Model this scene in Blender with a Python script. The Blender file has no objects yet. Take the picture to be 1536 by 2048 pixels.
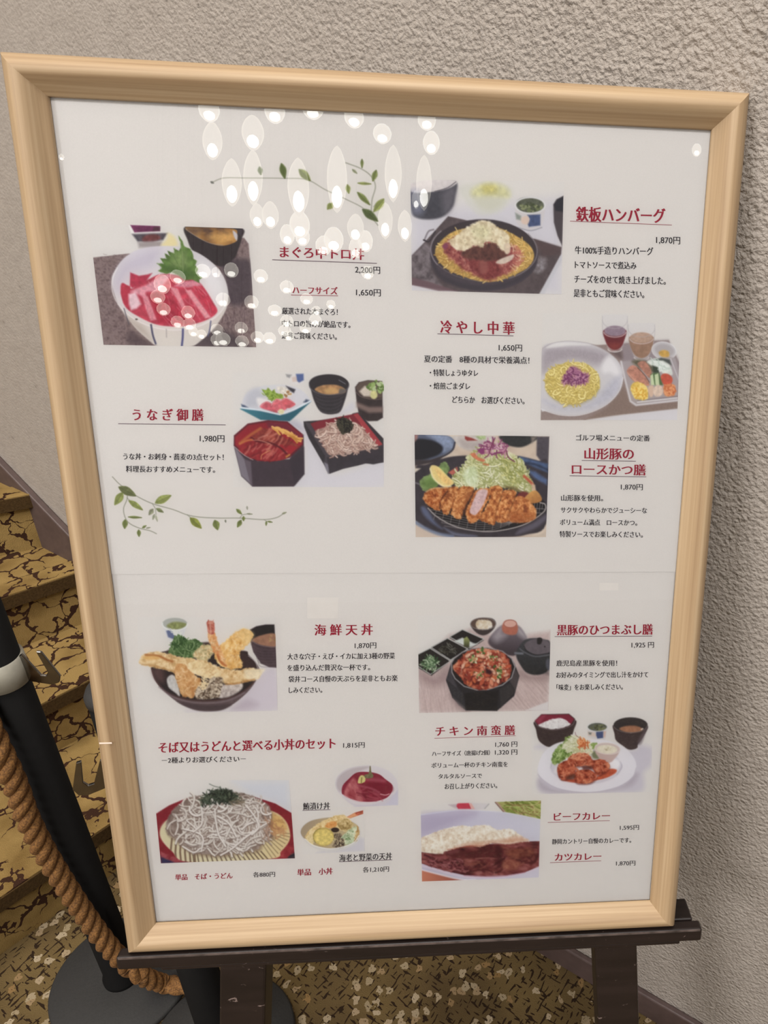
import bpy, math, random
from mathutils import Vector, Matrix

S = bpy.context.scene
# ---------------------------------------------------------------- camera
cam_d = bpy.data.cameras.new('camera')
cam = bpy.data.objects.new('camera', cam_d)
S.collection.objects.link(cam)
S.camera = cam
cam_d.sensor_width = 36.0
cam_d.lens = 1550.0 / 2048 * 36.0
cam_d.shift_x = -(1082.3 - 768) / 2048          # off-centre crop of the phone picture
cam_d.clip_start = 0.02
EYE = Vector((0, 0, 1.55))
_R = Matrix(((0.99555, -0.002603, -0.094203), (-0.079688, 0.510364, -0.856258), (0.050307, 0.859954, 0.507885)))
cam.matrix_world = Matrix.Translation(EYE) @ _R.to_4x4()

# ---------------------------------------------------------------- world, lights, exposure
W = bpy.data.worlds.new('room_ambient')
S.world = W
W.use_nodes = True
bg = W.node_tree.nodes['Background']
bg.inputs[0].default_value = (1.0, 0.96, 0.92, 1)
bg.inputs[1].default_value = 0.55
S.view_settings.view_transform = 'Standard'
S.view_settings.look = 'None'
S.view_settings.gamma = 1
S.view_settings.exposure = -0.57
S.view_settings.use_curve_mapping = False
S.cycles.use_denoising = True
S.cycles.max_bounces = 6
S.cycles.transparent_max_bounces = 40

def area(name, loc, target, sx, sy, power, col):
    d = bpy.data.lights.new(name, 'AREA')
    d.shape = 'RECTANGLE'
    d.size, d.size_y, d.energy, d.color = sx, sy, power, col
    o = bpy.data.objects.new(name, d)
    S.collection.objects.link(o)
    o.location = loc
    o.rotation_euler = (Vector(target) - Vector(loc)).to_track_quat('-Z', 'Y').to_euler()
    return o

area('ceiling_light', (-0.8, -0.8, 6.4), (-0.2, 0.9, 0.6), 2.0, 2.0, 310, (1.0, 0.975, 0.95))
area('hall_light', (-5.3, -4.6, 5.3), (-0.1, 0.7, 0.6), 2.2, 2.0, 500, (1.0, 0.975, 0.965))
area('front_fill', (0.4, -4.2, 6.3), (0.1, 0.7, 0.4), 2.0, 1.6, 420, (1.0, 0.975, 0.96))  # unseen fill lamp, added to brighten the menu paper from the front
area('stair_light', (-1.6, 0.6, 6.0), (-1.4, 0.9, 0.3), 0.8, 0.8, 100, (1.0, 0.90, 0.74))
# ---------------------------------------------------------------- printed pictures (painted per vertex)
import numpy as np
PAPER = np.array([211., 204., 199.])

def _cr(pts, closed=True, n=6):
    P = np.asarray(pts, float)
    if closed:
        Q = np.vstack([P[-1:], P, P[:2]])
    else:
        Q = np.vstack([2 * P[0] - P[1], P, 2 * P[-1] - P[-2]])
    out = []
    for i in range(len(Q) - 3):
        a, b, c, d = Q[i:i + 4]
        for k in range(n):
            t = k / n
            out.append(.5 * (2 * b + (c - a) * t + (2 * a - 5 * b + 4 * c - d) * t * t + (3 * b - a - 3 * c + d) * t ** 3))
    if not closed:
        out.append(P[-1])
    return np.array(out)

def _inside(P, x, y):
    r = np.zeros(x.shape, bool)
    x0, y0 = P[:, 0], P[:, 1]
    x1, y1 = np.roll(x0, -1), np.roll(y0, -1)
    for a, b, c, d in zip(x0, y0, x1, y1):
        if b != d:
            r ^= ((b > y) != (d > y)) & (x < (c - a) * (y - b) / (d - b) + a)
    return r

def _segd(P, x, y, closed):
    best = np.full(x.shape, 1e9)
    m = len(P) if closed else len(P) - 1
    for i in range(m):
        a, b = P[i], P[(i + 1) % len(P)]
        d = b - a
        L = d @ d + 1e-9
        t = np.clip(((x - a[0]) * d[0] + (y - a[1]) * d[1]) / L, 0, 1)
        best = np.minimum(best, (x - a[0] - t * d[0]) ** 2 + (y - a[1] - t * d[1]) ** 2)
    return np.sqrt(best)

def _vn(x, y, seed):
    xi, yi = np.floor(x).astype(np.int64), np.floor(y).astype(np.int64)
    fx, fy = x - xi, y - yi
    fx, fy = fx * fx * (3 - 2 * fx), fy * fy * (3 - 2 * fy)
    def h(a, b):
        k = (a * 374761393 + b * 668265263 + seed * 982451653) & 0xffffffff
        k = ((k ^ (k >> 13)) * 1274126177) & 0xffffffff
        return ((k ^ (k >> 16)) & 0xffff) / 65535.
    return (h(xi, yi) * (1 - fx) + h(xi + 1, yi) * fx) * (1 - fy) + (h(xi, yi + 1) * (1 - fx) + h(xi + 1, yi + 1) * fx) * fy

class Pic:
    """A flat print: corners in its own layout units (TL, TR, BR, BL), colours kept as sRGB 0..255."""
    def __init__(s, name, ox, oy, k, corners, bg=None, step=1.0, seed=1):
        s.name, s.ox, s.oy, s.k = name, ox, oy, k
        c = np.asarray(corners, float)
        w = max(np.linalg.norm(c[1] - c[0]), np.linalg.norm(c[2] - c[3])) / k
        h = max(np.linalg.norm(c[3] - c[0]), np.linalg.norm(c[2] - c[1])) / k
        s.nx, s.ny = int(w / step) + 2, int(h / step) + 2
        a = np.linspace(0, 1, s.nx)[None, :, None]
        b = np.linspace(0, 1, s.ny)[:, None, None]
        G = (c[0] * (1 - a) + c[1] * a) * (1 - b) + (c[3] * (1 - a) + c[2] * a) * b
        s.x, s.y = G[..., 0], G[..., 1]
        s.C = np.empty(s.x.shape + (3,))
        s.C[:] = PAPER if bg is None else bg
        s.rng = np.random.RandomState(seed)
        s.mask = None
        s.cmin, s.cmax = s.x.min(0), s.x.max(0)
        s.rmin, s.rmax = s.y.min(1), s.y.max(1)
        s.px = k * step

    def _win(s, x0, y0, x1, y1):
        c = np.nonzero((s.cmax >= x0) & (s.cmin <= x1))[0]
        r = np.nonzero((s.rmax >= y0) & (s.rmin <= y1))[0]
        if len(c) == 0 or len(r) == 0:
            return None
        return slice(r[0], r[-1] + 1), slice(c[0], c[-1] + 1)

    def noise(s, w, sc, seed=0, oct=3, sx=1., rot=0.):
        x, y = s.x[w], s.y[w]
        if rot:
            cr, sr = np.cos(rot), np.sin(rot)
            x, y = x * cr + y * sr, -x * sr + y * cr
        v, a, t = 0, 1., 0
        for o in range(oct):
            v = v + a * _vn(x * 2 ** o / (sc * sx) + 7.3 * o, y * 2 ** o / sc + 3.1 * o, seed + o)
            t += a
            a *= .55
        return v / t

    def _put(s, w, al, col, amp, sc, seed, sx=1., rot=0.):
        if s.mask is not None:
            al = al * s.mask[w]
        col = np.asarray(col, float)
        if amp:
            n = s.noise(w, sc, seed, 3, sx, rot) - .5
            col = col * (1 + amp * 2 * n[..., None])
        s.C[w] += (col - s.C[w]) * al[..., None]

    def poly(s, pts, col, soft=3., al=1., amp=0., sc=30., seed=0, smooth=False, edge=0., esc=20., sx=1., rot=0., grad=None):
        P = _cr(pts) if smooth else np.asarray(pts, float)
        m = soft + edge + s.px
        w = s._win(P[:, 0].min() - m, P[:, 1].min() - m, P[:, 0].max() + m, P[:, 1].max() + m)
        if w is None:
            return
        x, y = s.x[w], s.y[w]
        d = _segd(P, x, y, True)
        d[_inside(P, x, y)] *= -1
        if edge:
            d = d + edge * 2 * (s.noise(w, esc, seed + 50, 2) - .5)
        a = np.clip(.5 - d / (2 * max(soft, s.px * .5)), 0, 1) * al
        c = col
        if grad is not None:            # (x0,y0,x1,y1,col2)
            gx, gy = grad[2] - grad[0], grad[3] - grad[1]
            t = np.clip(((x - grad[0]) * gx + (y - grad[1]) * gy) / (gx * gx + gy * gy), 0, 1)[..., None]
            c = np.asarray(col, float) * (1 - t) + np.asarray(grad[4], float) * t
        s._put(w, a, c, amp, sc, seed, sx, rot)

    def sp(s, pts, col, **k):
        s.poly(pts, col, smooth=True, **k)

    def ell(s, cx, cy, rx, ry, col, rot=0., **k):
        t = np.linspace(0, 2 * np.pi, 40, endpoint=False)
        c, q = np.cos(rot), np.sin(rot)
        X, Y = rx * np.cos(t), ry * np.sin(t)
        s.poly(np.c_[cx + X * c - Y * q, cy + X * q + Y * c], col, **k)

    def ring(s, cx, cy, rx, ry, wd, col, rot=0., a0=0., a1=360., **k):
        t = np.radians(np.linspace(a0, a1, 40))
        c, q = np.cos(rot), np.sin(rot)
        X, Y = rx * np.cos(t), ry * np.sin(t)
        s.line(np.c_[cx + X * c - Y * q, cy + X * q + Y * c], wd, col, **k)

    def line(s, pts, wd, col, soft=2., al=1., smooth=False, taper=0.):
        P = _cr(pts, False) if smooth else np.asarray(pts, float)
        m = wd + soft + s.px
        w = s._win(P[:, 0].min() - m, P[:, 1].min() - m, P[:, 0].max() + m, P[:, 1].max() + m)
        if w is None:
            return
        d = _segd(P, s.x[w], s.y[w], False) - wd / 2
        sf = max(soft, s.px * .5)
        a = np.clip(.5 - d / (2 * sf), 0, 1) * al * min(1., max(wd, .5) / (s.px * .8))
        s._put(w, a, col, 0, 1, 0)

    def clip(s, pts=None, smooth=True, soft=2., ell=None):
        if pts is None and ell is None:
            s.mask = None
            return
        if ell is not None:
            t = np.linspace(0, 2 * np.pi, 40, endpoint=False)
            P = np.c_[ell[0] + ell[2] * np.cos(t), ell[1] + ell[3] * np.sin(t)]
        else:
            P = _cr(pts) if smooth else np.asarray(pts, float)
        d = _segd(P, s.x, s.y, True)
        d[_inside(P, s.x, s.y)] *= -1
        s.mask = np.clip(.5 - d / (2 * max(soft, s.px * .5)), 0, 1)

    def tex(s, pts, cols, sc, seed=0, soft=3., smooth=True, edge=0., esc=20., oct=3, sx=1., rot=0., al=1., con=1.6):
        P = _cr(pts) if smooth else np.asarray(pts, float)
        m = soft + edge + s.px
        w = s._win(P[:, 0].min() - m, P[:, 1].min() - m, P[:, 0].max() + m, P[:, 1].max() + m)
        if w is None:
            return
        x, y = s.x[w], s.y[w]
        d = _segd(P, x, y, True)
        d[_inside(P, x, y)] *= -1
        if edge:
            d = d + edge * 2 * (s.noise(w, esc, seed + 50, 2) - .5)
        a = np.clip(.5 - d / (2 * max(soft, s.px * .5)), 0, 1) * al
        n = np.clip((s.noise(w, sc, seed, oct, sx, rot) - .5) * con + .5, 0, .9999) * (len(cols) - 1)
        i = n.astype(int)
        t = (n - i)[..., None]
        K = np.asarray(cols, float)
        c = K[i] * (1 - t) + K[np.minimum(i + 1, len(cols) - 1)] * t
        s._put(w, a, c, 0, 1, 0)

    def _pick(s, pts, n):
        P = np.asarray(pts, float)
        lo, hi = P.min(0), P.max(0)
        out = []
        while len(out) < n:
            q = s.rng.uniform(lo, hi, (n * 3, 2))
            out += list(q[_inside(P, q[:, 0], q[:, 1])])
        return np.array(out[:n])

    def strands(s, pts, n, ln, wd, cols, ang=0., spread=1., curl=.6, soft=2., al=1., smooth=True, shade=None, order=False, inset=.1):
        P = _cr(pts) if smooth else np.asarray(pts, float)
        C = s._pick(P, n)
        C = C + (P.mean(0) - C) * inset
        if order:
            C = C[np.argsort(C[:, 1])]
        for c in C:
            a = ang + s.rng.uniform(-spread, spread)
            q = [np.zeros(2)]
            b = a
            k = s.rng.uniform(-curl, curl)
            for _ in range(5):
                q.append(q[-1] + ln / 5 * np.array([np.cos(b), np.sin(b)]))
                b += k + s.rng.uniform(-curl, curl) * .4
            q = np.array(q)
            q += c - q.mean(0)
            w = wd * s.rng.uniform(.75, 1.25)
            if shade is not None:
                s.line(q + [0, w * .5], w * 1.25, shade, soft=soft * 1.3, al=al * .7, smooth=True)
            s.line(q, w, np.asarray(cols[s.rng.randint(len(cols))], float), soft=soft, al=al, smooth=True)

    def dots(s, pts, n, r0, r1, cols, soft=2., al=1., smooth=True, asp=.7):
        P = _cr(pts) if smooth else np.asarray(pts, float)
        for c in s._pick(P, n):
            r = s.rng.uniform(r0, r1)
            s.ell(c[0], c[1], r, r * asp, cols[s.rng.randint(len(cols))], rot=s.rng.uniform(0, 3), soft=soft, al=al)

    def grain(s, amp=2., sc=6., desat=.12):
        g = s.C @ [.3, .59, .11]
        s.C += (g[..., None] - s.C) * desat
        Q = np.pad(s.C, ((1, 1), (1, 1), (0, 0)), 'edge')
        Q = Q[:-2] * .22 + Q[1:-1] * .56 + Q[2:] * .22
        s.C = Q[:, :-2] * .22 + Q[:, 1:-1] * .56 + Q[:, 2:] * .22
        w = (slice(None), slice(None))
        s.C[w] += amp * 2 * (s.noise(w, sc, 91, 2) - .5)[..., None]
def dish_tuna():
    p = Pic('tuna_bowl_photo', 180, 440, 4.518, [(-11, 30), (1431, 78), (1500, 1150), (120, 1128)], seed=3)
    mat = [(104, 82, 84), (126, 104, 102), (140, 118, 116), (112, 90, 92)]
    p.tex([(20, 340), (330, 305), (700, 290), (1050, 350), (1300, 330), (1330, 170), (1390, 160), (1432, 215), (1505, 1155), (118, 1135)], mat, 26, 4, smooth=False, soft=4)
    p.strands([(1180, 700), (1490, 700), (1495, 1120), (1100, 1140)], 160, 60, 5, [(92, 70, 76), (150, 126, 126)], ang=1.5, spread=.2, curl=.1, al=.6)
    p.strands([(40, 360), (300, 330), (300, 1100), (120, 1110)], 130, 30, 5, [(100, 78, 80), (146, 124, 120)], ang=.4, spread=.5, curl=.3, al=.45)
    p.sp([(1120, 330), (1330, 350), (1450, 380), (1470, 640), (1380, 760), (1250, 740), (1200, 480)], (70, 58, 66), soft=30, al=.75, amp=.1, sc=20)
    p.sp([(880, 1140), (1010, 1060), (1130, 980), (1300, 1040), (1420, 1130), (1400, 1160)], (72, 60, 66), soft=26, al=.75)
    p.sp([(360, 1000), (470, 1060), (560, 1130), (420, 1140), (330, 1100)], (84, 66, 70), soft=24, al=.7)
    # red pickle dish
    p.poly([(345, 42), (632, 50), (640, 108), (370, 120)], (228, 222, 218), soft=5)
    p.poly([(362, 45), (630, 55), (632, 100), (400, 112)], (112, 44, 84), soft=6, amp=.25, sc=24)
    p.poly([(580, 60), (632, 64), (630, 98), (560, 100)], (86, 48, 62), soft=8)
    p.poly([(375, 122), (708, 108), (690, 160), (640, 240), (440, 246), (425, 190)], (214, 210, 208), soft=6)
    p.poly([(378, 128), (700, 118), (660, 180), (560, 200), (430, 196)], (86, 78, 86), soft=9, amp=.15)
    p.sp([(480, 150), (560, 130), (620, 140), (630, 170), (560, 195), (480, 195)], (118, 62, 62), soft=12, amp=.2)
    p.poly([(430, 200), (650, 190), (640, 246), (440, 250)], (160, 148, 146), soft=14)
    p.sp([(700, 120), (760, 150), (790, 220), (740, 246), (640, 236), (690, 170)], (222, 204, 150), soft=18, al=.9)
    # miso bowl
    p.sp([(858, 62), (1100, 70), (1375, 78), (1370, 170), (1340, 260), (1300, 350), (1180, 420), (1060, 360), (930, 280), (880, 180)], (58, 48, 50), soft=6, amp=.08)
    p.poly([(858, 58), (1378, 78), (1370, 150), (1300, 90), (870, 66)], (64, 56, 62), soft=6)
    p.clip([(868, 64), (1290, 80), (1325, 140), (1318, 195), (1200, 232), (1080, 210), (960, 150)])
    p.tex([(860, 60), (1330, 76), (1330, 240), (860, 240)], [(92, 66, 52), (150, 104, 56), (186, 134, 70), (206, 156, 88)], 60, 8, smooth=False, sx=2)
    p.poly([(860, 60), (1060, 70), (960, 140), (860, 120)], (84, 62, 56), soft=40, al=.8)
    p.sp([(1080, 130), (1250, 110), (1300, 160), (1200, 200), (1090, 180)], (214, 166, 96), soft=24, al=.6, amp=.15)
    p.clip()
    p.sp([(1290, 96), (1330, 130), (1325, 185), (1300, 150)], (196, 190, 196), soft=6)
    p.line([(862, 80), (960, 150), (1080, 208), (1200, 228)], 6, (150, 138, 136), smooth=True, al=.7)
    # bowl
    p.sp([(195, 560), (215, 470), (300, 350), (430, 270), (600, 238), (780, 240), (960, 290), (1120, 400), (1215, 530), (1250, 680), (1230, 800), (1160, 920), (1080, 1010), (1010, 1075), (905, 1143), (620, 1138), (540, 1090), (420, 990), (330, 870), (240, 730)], (206, 198, 204), soft=4, grad=(500, 240, 640, 1100, (214, 206, 198)))
    p.sp([(250, 760), (330, 850), (480, 930), (700, 980), (930, 970), (1100, 910), (1220, 800), (1170, 910), (1080, 1020), (905, 1143), (620, 1138), (480, 1040), (330, 880)], (208, 198, 190), soft=8)
    p.sp([(330, 880), (480, 960), (560, 1090), (480, 1040), (400, 980)], (170, 152, 140), soft=30, al=.55)
    p.sp([(215, 560), (290, 400), (430, 310), (620, 270), (560, 420), (380, 470), (300, 560), (260, 660)], (190, 180, 192), soft=50, al=.8)
    p.sp([(1000, 380), (1180, 520), (1200, 700), (1130, 780), (1040, 620)], (218, 212, 212), soft=40, al=.8)
    p.ring(722, 620, 528, 372, 10, (228, 222, 220), rot=.12, a0=15, a1=200, al=.75, soft=4)
    for q, w, c in (([(305, 800), (330, 880), (350, 940)], 8, (84, 80, 92)), ([(550, 948), (566, 1040), (592, 1118)], 16, (64, 62, 92)), ([(838, 988), (836, 1060), (828, 1138)], 18, (66, 66, 120)), ([(1090, 914), (1082, 980), (1066, 1050)], 11, (84, 84, 122)), ([(688, 988), (690, 1060)], 8, (160, 150, 148))):
        p.line(q, w, c, soft=4, smooth=True, al=.9)
    p.ell(418, 898, 12, 8, (96, 84, 80))
    # tuna slices
    p.sp([(275, 600), (300, 570), (370, 620), (420, 590), (520, 540), (640, 490), (800, 500), (950, 545), (1020, 600), (1110, 740), (1148, 830), (1060, 900), (900, 950), (760, 962), (600, 945), (450, 880), (330, 800), (285, 700)], (190, 62, 82), soft=6, amp=.22, sc=50, seed=5)
    p.poly([(362, 474), (440, 505), (520, 492), (560, 480), (500, 560), (380, 616), (358, 590)], (182, 52, 76), soft=7, amp=.15)
    p.poly([(288, 575), (365, 600), (350, 700), (350, 800), (300, 750), (275, 660)], (186, 52, 72), soft=7, amp=.12)
    p.sp([(370, 640), (520, 580), (640, 500), (720, 510), (600, 640), (500, 660), (560, 820), (480, 700), (400, 660)], (214, 146, 158), soft=12, amp=.12, sc=20)
    p.poly([(345, 670), (410, 650), (460, 760), (420, 800), (370, 815), (350, 760)], (220, 190, 196), soft=12, amp=.1)
    p.poly([(470, 680), (520, 690), (600, 900), (545, 910), (500, 800)], (214, 134, 146), soft=8, amp=.12, sc=14)
    p.poly([(540, 690), (620, 640), (700, 700), (760, 800), (740, 940), (620, 930)], (178, 42, 64), soft=14, amp=.15)
    p.poly([(720, 600), (790, 620), (860, 780), (830, 800), (770, 690)], (220, 140, 150), soft=8, amp=.12, sc=14)
    p.poly([(860, 640), (910, 630), (1090, 880), (1040, 890), (960, 780)], (222, 150, 158), soft=9, amp=.12, sc=14)
    p.poly([(800, 560), (960, 545), (1010, 590), (880, 610), (760, 600)], (212, 132, 148), soft=10, amp=.15, sc=14)
    p.poly([(930, 600), (1010, 600), (1145, 825), (1100, 850), (1060, 800)], (196, 54, 76), soft=8, amp=.15)
    p.poly([(690, 690), (780, 740), (840, 830), (900, 950), (740, 955), (680, 820)], (184, 48, 70), soft=14, amp=.18)
    p.strands([(400, 620), (1000, 560), (1080, 860), (560, 920)], 26, 130, 6, [(226, 160, 168), (216, 130, 142)], ang=1.0, spread=.25, curl=.15, soft=5, al=.5)
    # shiso
    leaf = [(796, 140), (830, 185), (850, 240), (905, 262), (925, 300), (935, 350), (965, 370), (950, 410), (975, 440), (960, 480), (1010, 520), (985, 540), (990, 575), (930, 540), (860, 545), (800, 500), (740, 470), (690, 490), (615, 462), (650, 430), (600, 390), (665, 395), (630, 345), (690, 350), (670, 300), (720, 325), (700, 280), (760, 300), (755, 252), (800, 280), (820, 245), (812, 190)]
    p.poly(leaf, (92, 120, 56), soft=4, amp=.25, sc=50, edge=4, esc=12)
    p.poly([(760, 300), (860, 290), (900, 400), (820, 460), (720, 420)], (134, 154, 92), soft=30, al=.7, amp=.2)
    p.poly([(640, 400), (760, 420), (900, 470), (960, 500), (860, 540), (740, 470), (650, 460)], (70, 100, 44), soft=22, al=.7)
    for a in ((640, 400), (680, 340), (740, 300), (900, 300), (950, 400), (960, 500)):
        p.line([(835, 480), a], 4, (74, 104, 48), al=.6)
    p.line([(818, 190), (835, 320), (840, 480)], 6, (150, 166, 110), al=.6)
    p.grain()
    return p

def dish_eel():
    p = Pic('eel_set_photo', 450, 740, 4.655, [(70, 25), (1480, 20), (1478, 1092), (75, 1092)], seed=5)
    p.sp([(640, 520), (760, 480), (900, 780), (980, 960), (1200, 930), (1480, 830), (1478, 1090), (560, 1090), (735, 960), (735, 700)], (204, 198, 204), soft=40, al=.8)
    p.sp([(1000, 430), (1190, 380), (1180, 300), (1060, 400)], (200, 196, 204), soft=26, al=.7)
    p.sp([(400, 480), (650, 470), (720, 560), (560, 520)], (176, 172, 186), soft=28, al=.7)
    # far cup
    p.poly([(575, 35), (735, 35), (735, 110), (690, 140), (620, 130)], (214, 206, 204), soft=10)
    p.poly([(660, 38), (730, 36), (732, 95), (690, 118), (665, 100)], (84, 100, 150), soft=7)
    p.poly([(565, 40), (620, 45), (600, 75), (575, 66)], (130, 128, 130), soft=8, al=.8)
    p.poly([(620, 70), (662, 60), (670, 105), (630, 112)], (206, 184, 174), soft=8)
    # square sashimi dish
    p.poly([(160, 335), (140, 365), (330, 465), (600, 478), (640, 445), (800, 295), (760, 265)], (58, 118, 134), soft=6, grad=(200, 380, 560, 480, (44, 96, 112)))
    p.sp([(200, 220), (310, 160), (430, 140), (560, 140), (690, 175), (790, 280), (700, 345), (560, 410), (490, 400), (330, 375), (160, 345)], (204, 200, 204), soft=8)
    p.sp([(200, 230), (300, 170), (380, 260), (330, 330), (200, 340)], (182, 180, 188), soft=30, al=.8)
    p.poly([(150, 320), (180, 330), (215, 352), (160, 350)], (60, 74, 104), soft=8)
    p.poly([(755, 275), (797, 290), (770, 312), (730, 300)], (54, 66, 92), soft=10)
    p.line([(150, 352), (330, 375), (510, 415), (640, 370), (795, 290)], 16, (214, 218, 224), smooth=False, soft=5)
    p.poly([(565, 148), (655, 182), (640, 215), (590, 190)], (58, 54, 64), soft=7)
    p.sp([(480, 160), (560, 160), (620, 220), (590, 250), (520, 230)], (216, 206, 196), soft=12, amp=.15, sc=14)
    p.dots([(560, 190), (630, 215), (610, 250), (560, 240)], 8, 8, 16, [(190, 150, 100), (160, 120, 80)])
    p.poly([(340, 180), (380, 190), (400, 165), (430, 200), (460, 180), (470, 215), (540, 230), (545, 265), (470, 275), (430, 290), (400, 260)], (134, 158, 56), soft=5, amp=.2, sc=16, edge=5, esc=10)
    p.strands([(350, 190), (540, 240), (430, 280)], 14, 60, 6, [(160, 184, 80), (104, 132, 40)], ang=.8, spread=.5)
    p.sp([(300, 260), (380, 270), (430, 310), (340, 350), (300, 310)], (222, 216, 214), soft=14)
    for q, c in (([(325, 345), (380, 295), (440, 320), (490, 395), (430, 385)], (204, 92, 104)), ([(430, 330), (480, 268), (540, 300), (580, 350), (540, 380), (490, 380)], (212, 104, 114)), ([(520, 290), (570, 262), (650, 310), (640, 335), (580, 355)], (204, 92, 100))):
        p.sp(q, c, soft=5, amp=.16, sc=24)
        p.line([q[0], q[1], q[2]], 6, (226, 170, 170), soft=5, al=.7)
    p.ell(522, 388, 28, 24, (224, 216, 168), soft=6, amp=.1)
    # miso bowl
    p.sp([(782, 115), (840, 62), (960, 42), (1080, 60), (1150, 125), (1140, 190), (1120, 270), (1075, 385), (1010, 412), (940, 410), (880, 380), (830, 290), (800, 190)], (58, 52, 56), soft=5, amp=.08)
    p.ell(968, 138, 186, 96, (52, 46, 50), soft=4)
    p.sp([(835, 185), (900, 145), (1020, 138), (1100, 165), (1120, 205), (1040, 228), (930, 228)], (182, 134, 88), soft=6, amp=.22, sc=34)
    p.sp([(1070, 175), (1118, 180), (1115, 210), (1060, 218)], (110, 100, 92), soft=10)
    p.sp([(920, 190), (1000, 170), (1050, 205), (960, 222)], (206, 164, 104), soft=14, al=.8)
    p.ring(968, 138, 184, 95, 9, (98, 92, 98), a0=0, a1=180, soft=3, al=.9)
    p.line([(1060, 95), (1120, 130)], 6, (140, 140, 150), soft=4, al=.8)
    for j in range(5):
        p.ring(968, 190 + j * 36, 150 - j * 12, 66, 5, (88, 80, 86), a0=25, a1=155, soft=4, al=.6)
    p.ring(980, 370, 96, 40, 6, (84, 76, 82), a0=20, a1=160, al=.6)
    # wasabi / dip cup
    p.poly([(1210, 160), (1245, 115), (1330, 95), (1462, 105), (1470, 445), (1420, 475), (1330, 478), (1250, 440), (1225, 300)], (62, 50, 50), soft=5, amp=.1)
    p.poly([(1215, 165), (1250, 120), (1330, 100), (1462, 108), (1464, 260), (1330, 262), (1250, 225)], (96, 78, 70), soft=6)
    p.poly([(1250, 200), (1300, 150), (1360, 160), (1400, 250), (1290, 245)], (208, 192, 178), soft=10, amp=.08)
    p.dots([(1320, 170), (1400, 105), (1460, 110), (1462, 215), (1400, 210)], 50, 10, 22, [(116, 140, 70), (150, 172, 100), (176, 190, 140), (92, 116, 56)])
    p.ell(1385, 232, 34, 40, (208, 200, 138), soft=6, amp=.1)
    p.poly([(1222, 300), (1340, 345), (1467, 345), (1467, 395), (1340, 400), (1225, 345)], (142, 116, 108), soft=14, al=.85)
    p.line([(1214, 200), (1270, 250), (1380, 275), (1464, 270)], 7, (120, 98, 92), smooth=True, al=.8)
    # soba box
    p.poly([(730, 480), (735, 530), (780, 640), (970, 968), (1100, 920), (1240, 890), (1310, 870), (1380, 880), (1475, 860), (1475, 640), (1240, 395), (1190, 405), (1160, 430), (870, 470)], (56, 50, 54), soft=4, amp=.07)
    p.poly([(790, 500), (860, 478), (1190, 412), (1235, 400), (1468, 700), (1410, 712), (960, 790), (830, 560)], (132, 40, 50), soft=4)
    p.poly([(1195, 415), (1235, 405), (1468, 695), (1418, 712), (1262, 500)], (172, 60, 66), soft=4)
    p.line([(1262, 500), (1418, 712)], 7, (196, 90, 90), al=.7)
    p.poly([(740, 485), (790, 495), (970, 795), (960, 968), (925, 880), (930, 800)], (76, 68, 74), soft=6)
    p.poly([(920, 860), (965, 880), (968, 965), (940, 930)], (140, 134, 146), soft=7, al=.8)
    p.poly([(945, 810), (1410, 722), (1475, 690), (1475, 860), (1300, 872), (1100, 920), (975, 965)], (62, 54, 60), soft=5, amp=.08)
    p.line([(945, 808), (1300, 750), (1470, 700)], 8, (84, 74, 80), al=.7)
    nd = [(840, 570), (940, 530), (1040, 480), (1180, 480), (1260, 520), (1360, 640), (1415, 712), (1300, 745), (1060, 790), (960, 785), (890, 650)]
    p.sp(nd, (170, 136, 122), soft=6, amp=.2, sc=20)
    p.strands(nd, 150, 130, 10, [(216, 190, 174), (202, 172, 156), (188, 152, 138), (226, 204, 190)], ang=.9, spread=1.5, curl=.7, soft=3, shade=(126, 92, 84))
    p.tex([(1040, 460), (1130, 450), (1190, 500), (1180, 560), (1100, 600), (1060, 560)], [(38, 34, 30), (62, 56, 44), (84, 78, 60)], 16, 4, edge=10)
    p.strands([(1040, 450), (1150, 450), (1190, 540), (1110, 600)], 30, 60, 7, [(44, 40, 34), (70, 66, 50), (30, 28, 26)], spread=2, curl=.5)
    # lacquer box with eel
    p.poly([(82, 610), (80, 705), (150, 990), (255, 1088), (640, 1086), (738, 970), (732, 600), (600, 830), (300, 850)], (70, 56, 64), soft=4, amp=.06)
    p.poly([(85, 710), (180, 830), (240, 1065), (150, 985)], (126, 116, 126), soft=7)
    p.poly([(180, 830), (240, 855), (255, 1085), (235, 1060)], (112, 98, 108), soft=8, al=.8)
    p.poly([(600, 840), (735, 720), (738, 970), (650, 1075)], (60, 50, 58), soft=10, al=.8)
    p.poly([(82, 610), (210, 500), (400, 468), (580, 480), (725, 600), (728, 700), (600, 820), (440, 855), (300, 850), (180, 790), (82, 705)], (104, 32, 44), soft=4)
    p.poly([(92, 625), (215, 515), (400, 484), (575, 495), (715, 605), (715, 690), (590, 805), (440, 842), (300, 838), (190, 780), (95, 700)], (148, 32, 44), soft=5, grad=(400, 500, 420, 830, (172, 38, 46)))
    p.poly([(380, 480), (575, 500), (710, 610), (690, 640), (560, 560), (400, 540)], (112, 36, 54), soft=16, al=.8)
    eel = [(250, 620), (330, 545), (460, 570), (560, 640), (660, 690), (690, 720), (590, 700), (470, 690), (300, 660)]
    p.sp(eel, (142, 52, 46), soft=6, amp=.2, sc=22)
    eel2 = [(125, 735), (250, 660), (330, 660), (480, 710), (590, 780), (560, 830), (440, 850), (300, 838), (180, 790)]
    p.sp(eel2, (150, 38, 44), soft=6, amp=.2, sc=22)
    p.strands(eel, 22, 90, 13, [(206, 130, 110), (180, 84, 66), (110, 32, 34)], ang=-.7, spread=.2, curl=.2, soft=7, al=.7, inset=.22)
    p.strands(eel2, 26, 90, 13, [(208, 120, 104), (176, 60, 58), (112, 26, 34)], ang=-.7, spread=.2, curl=.2, soft=7, al=.7, inset=.22)
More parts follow.
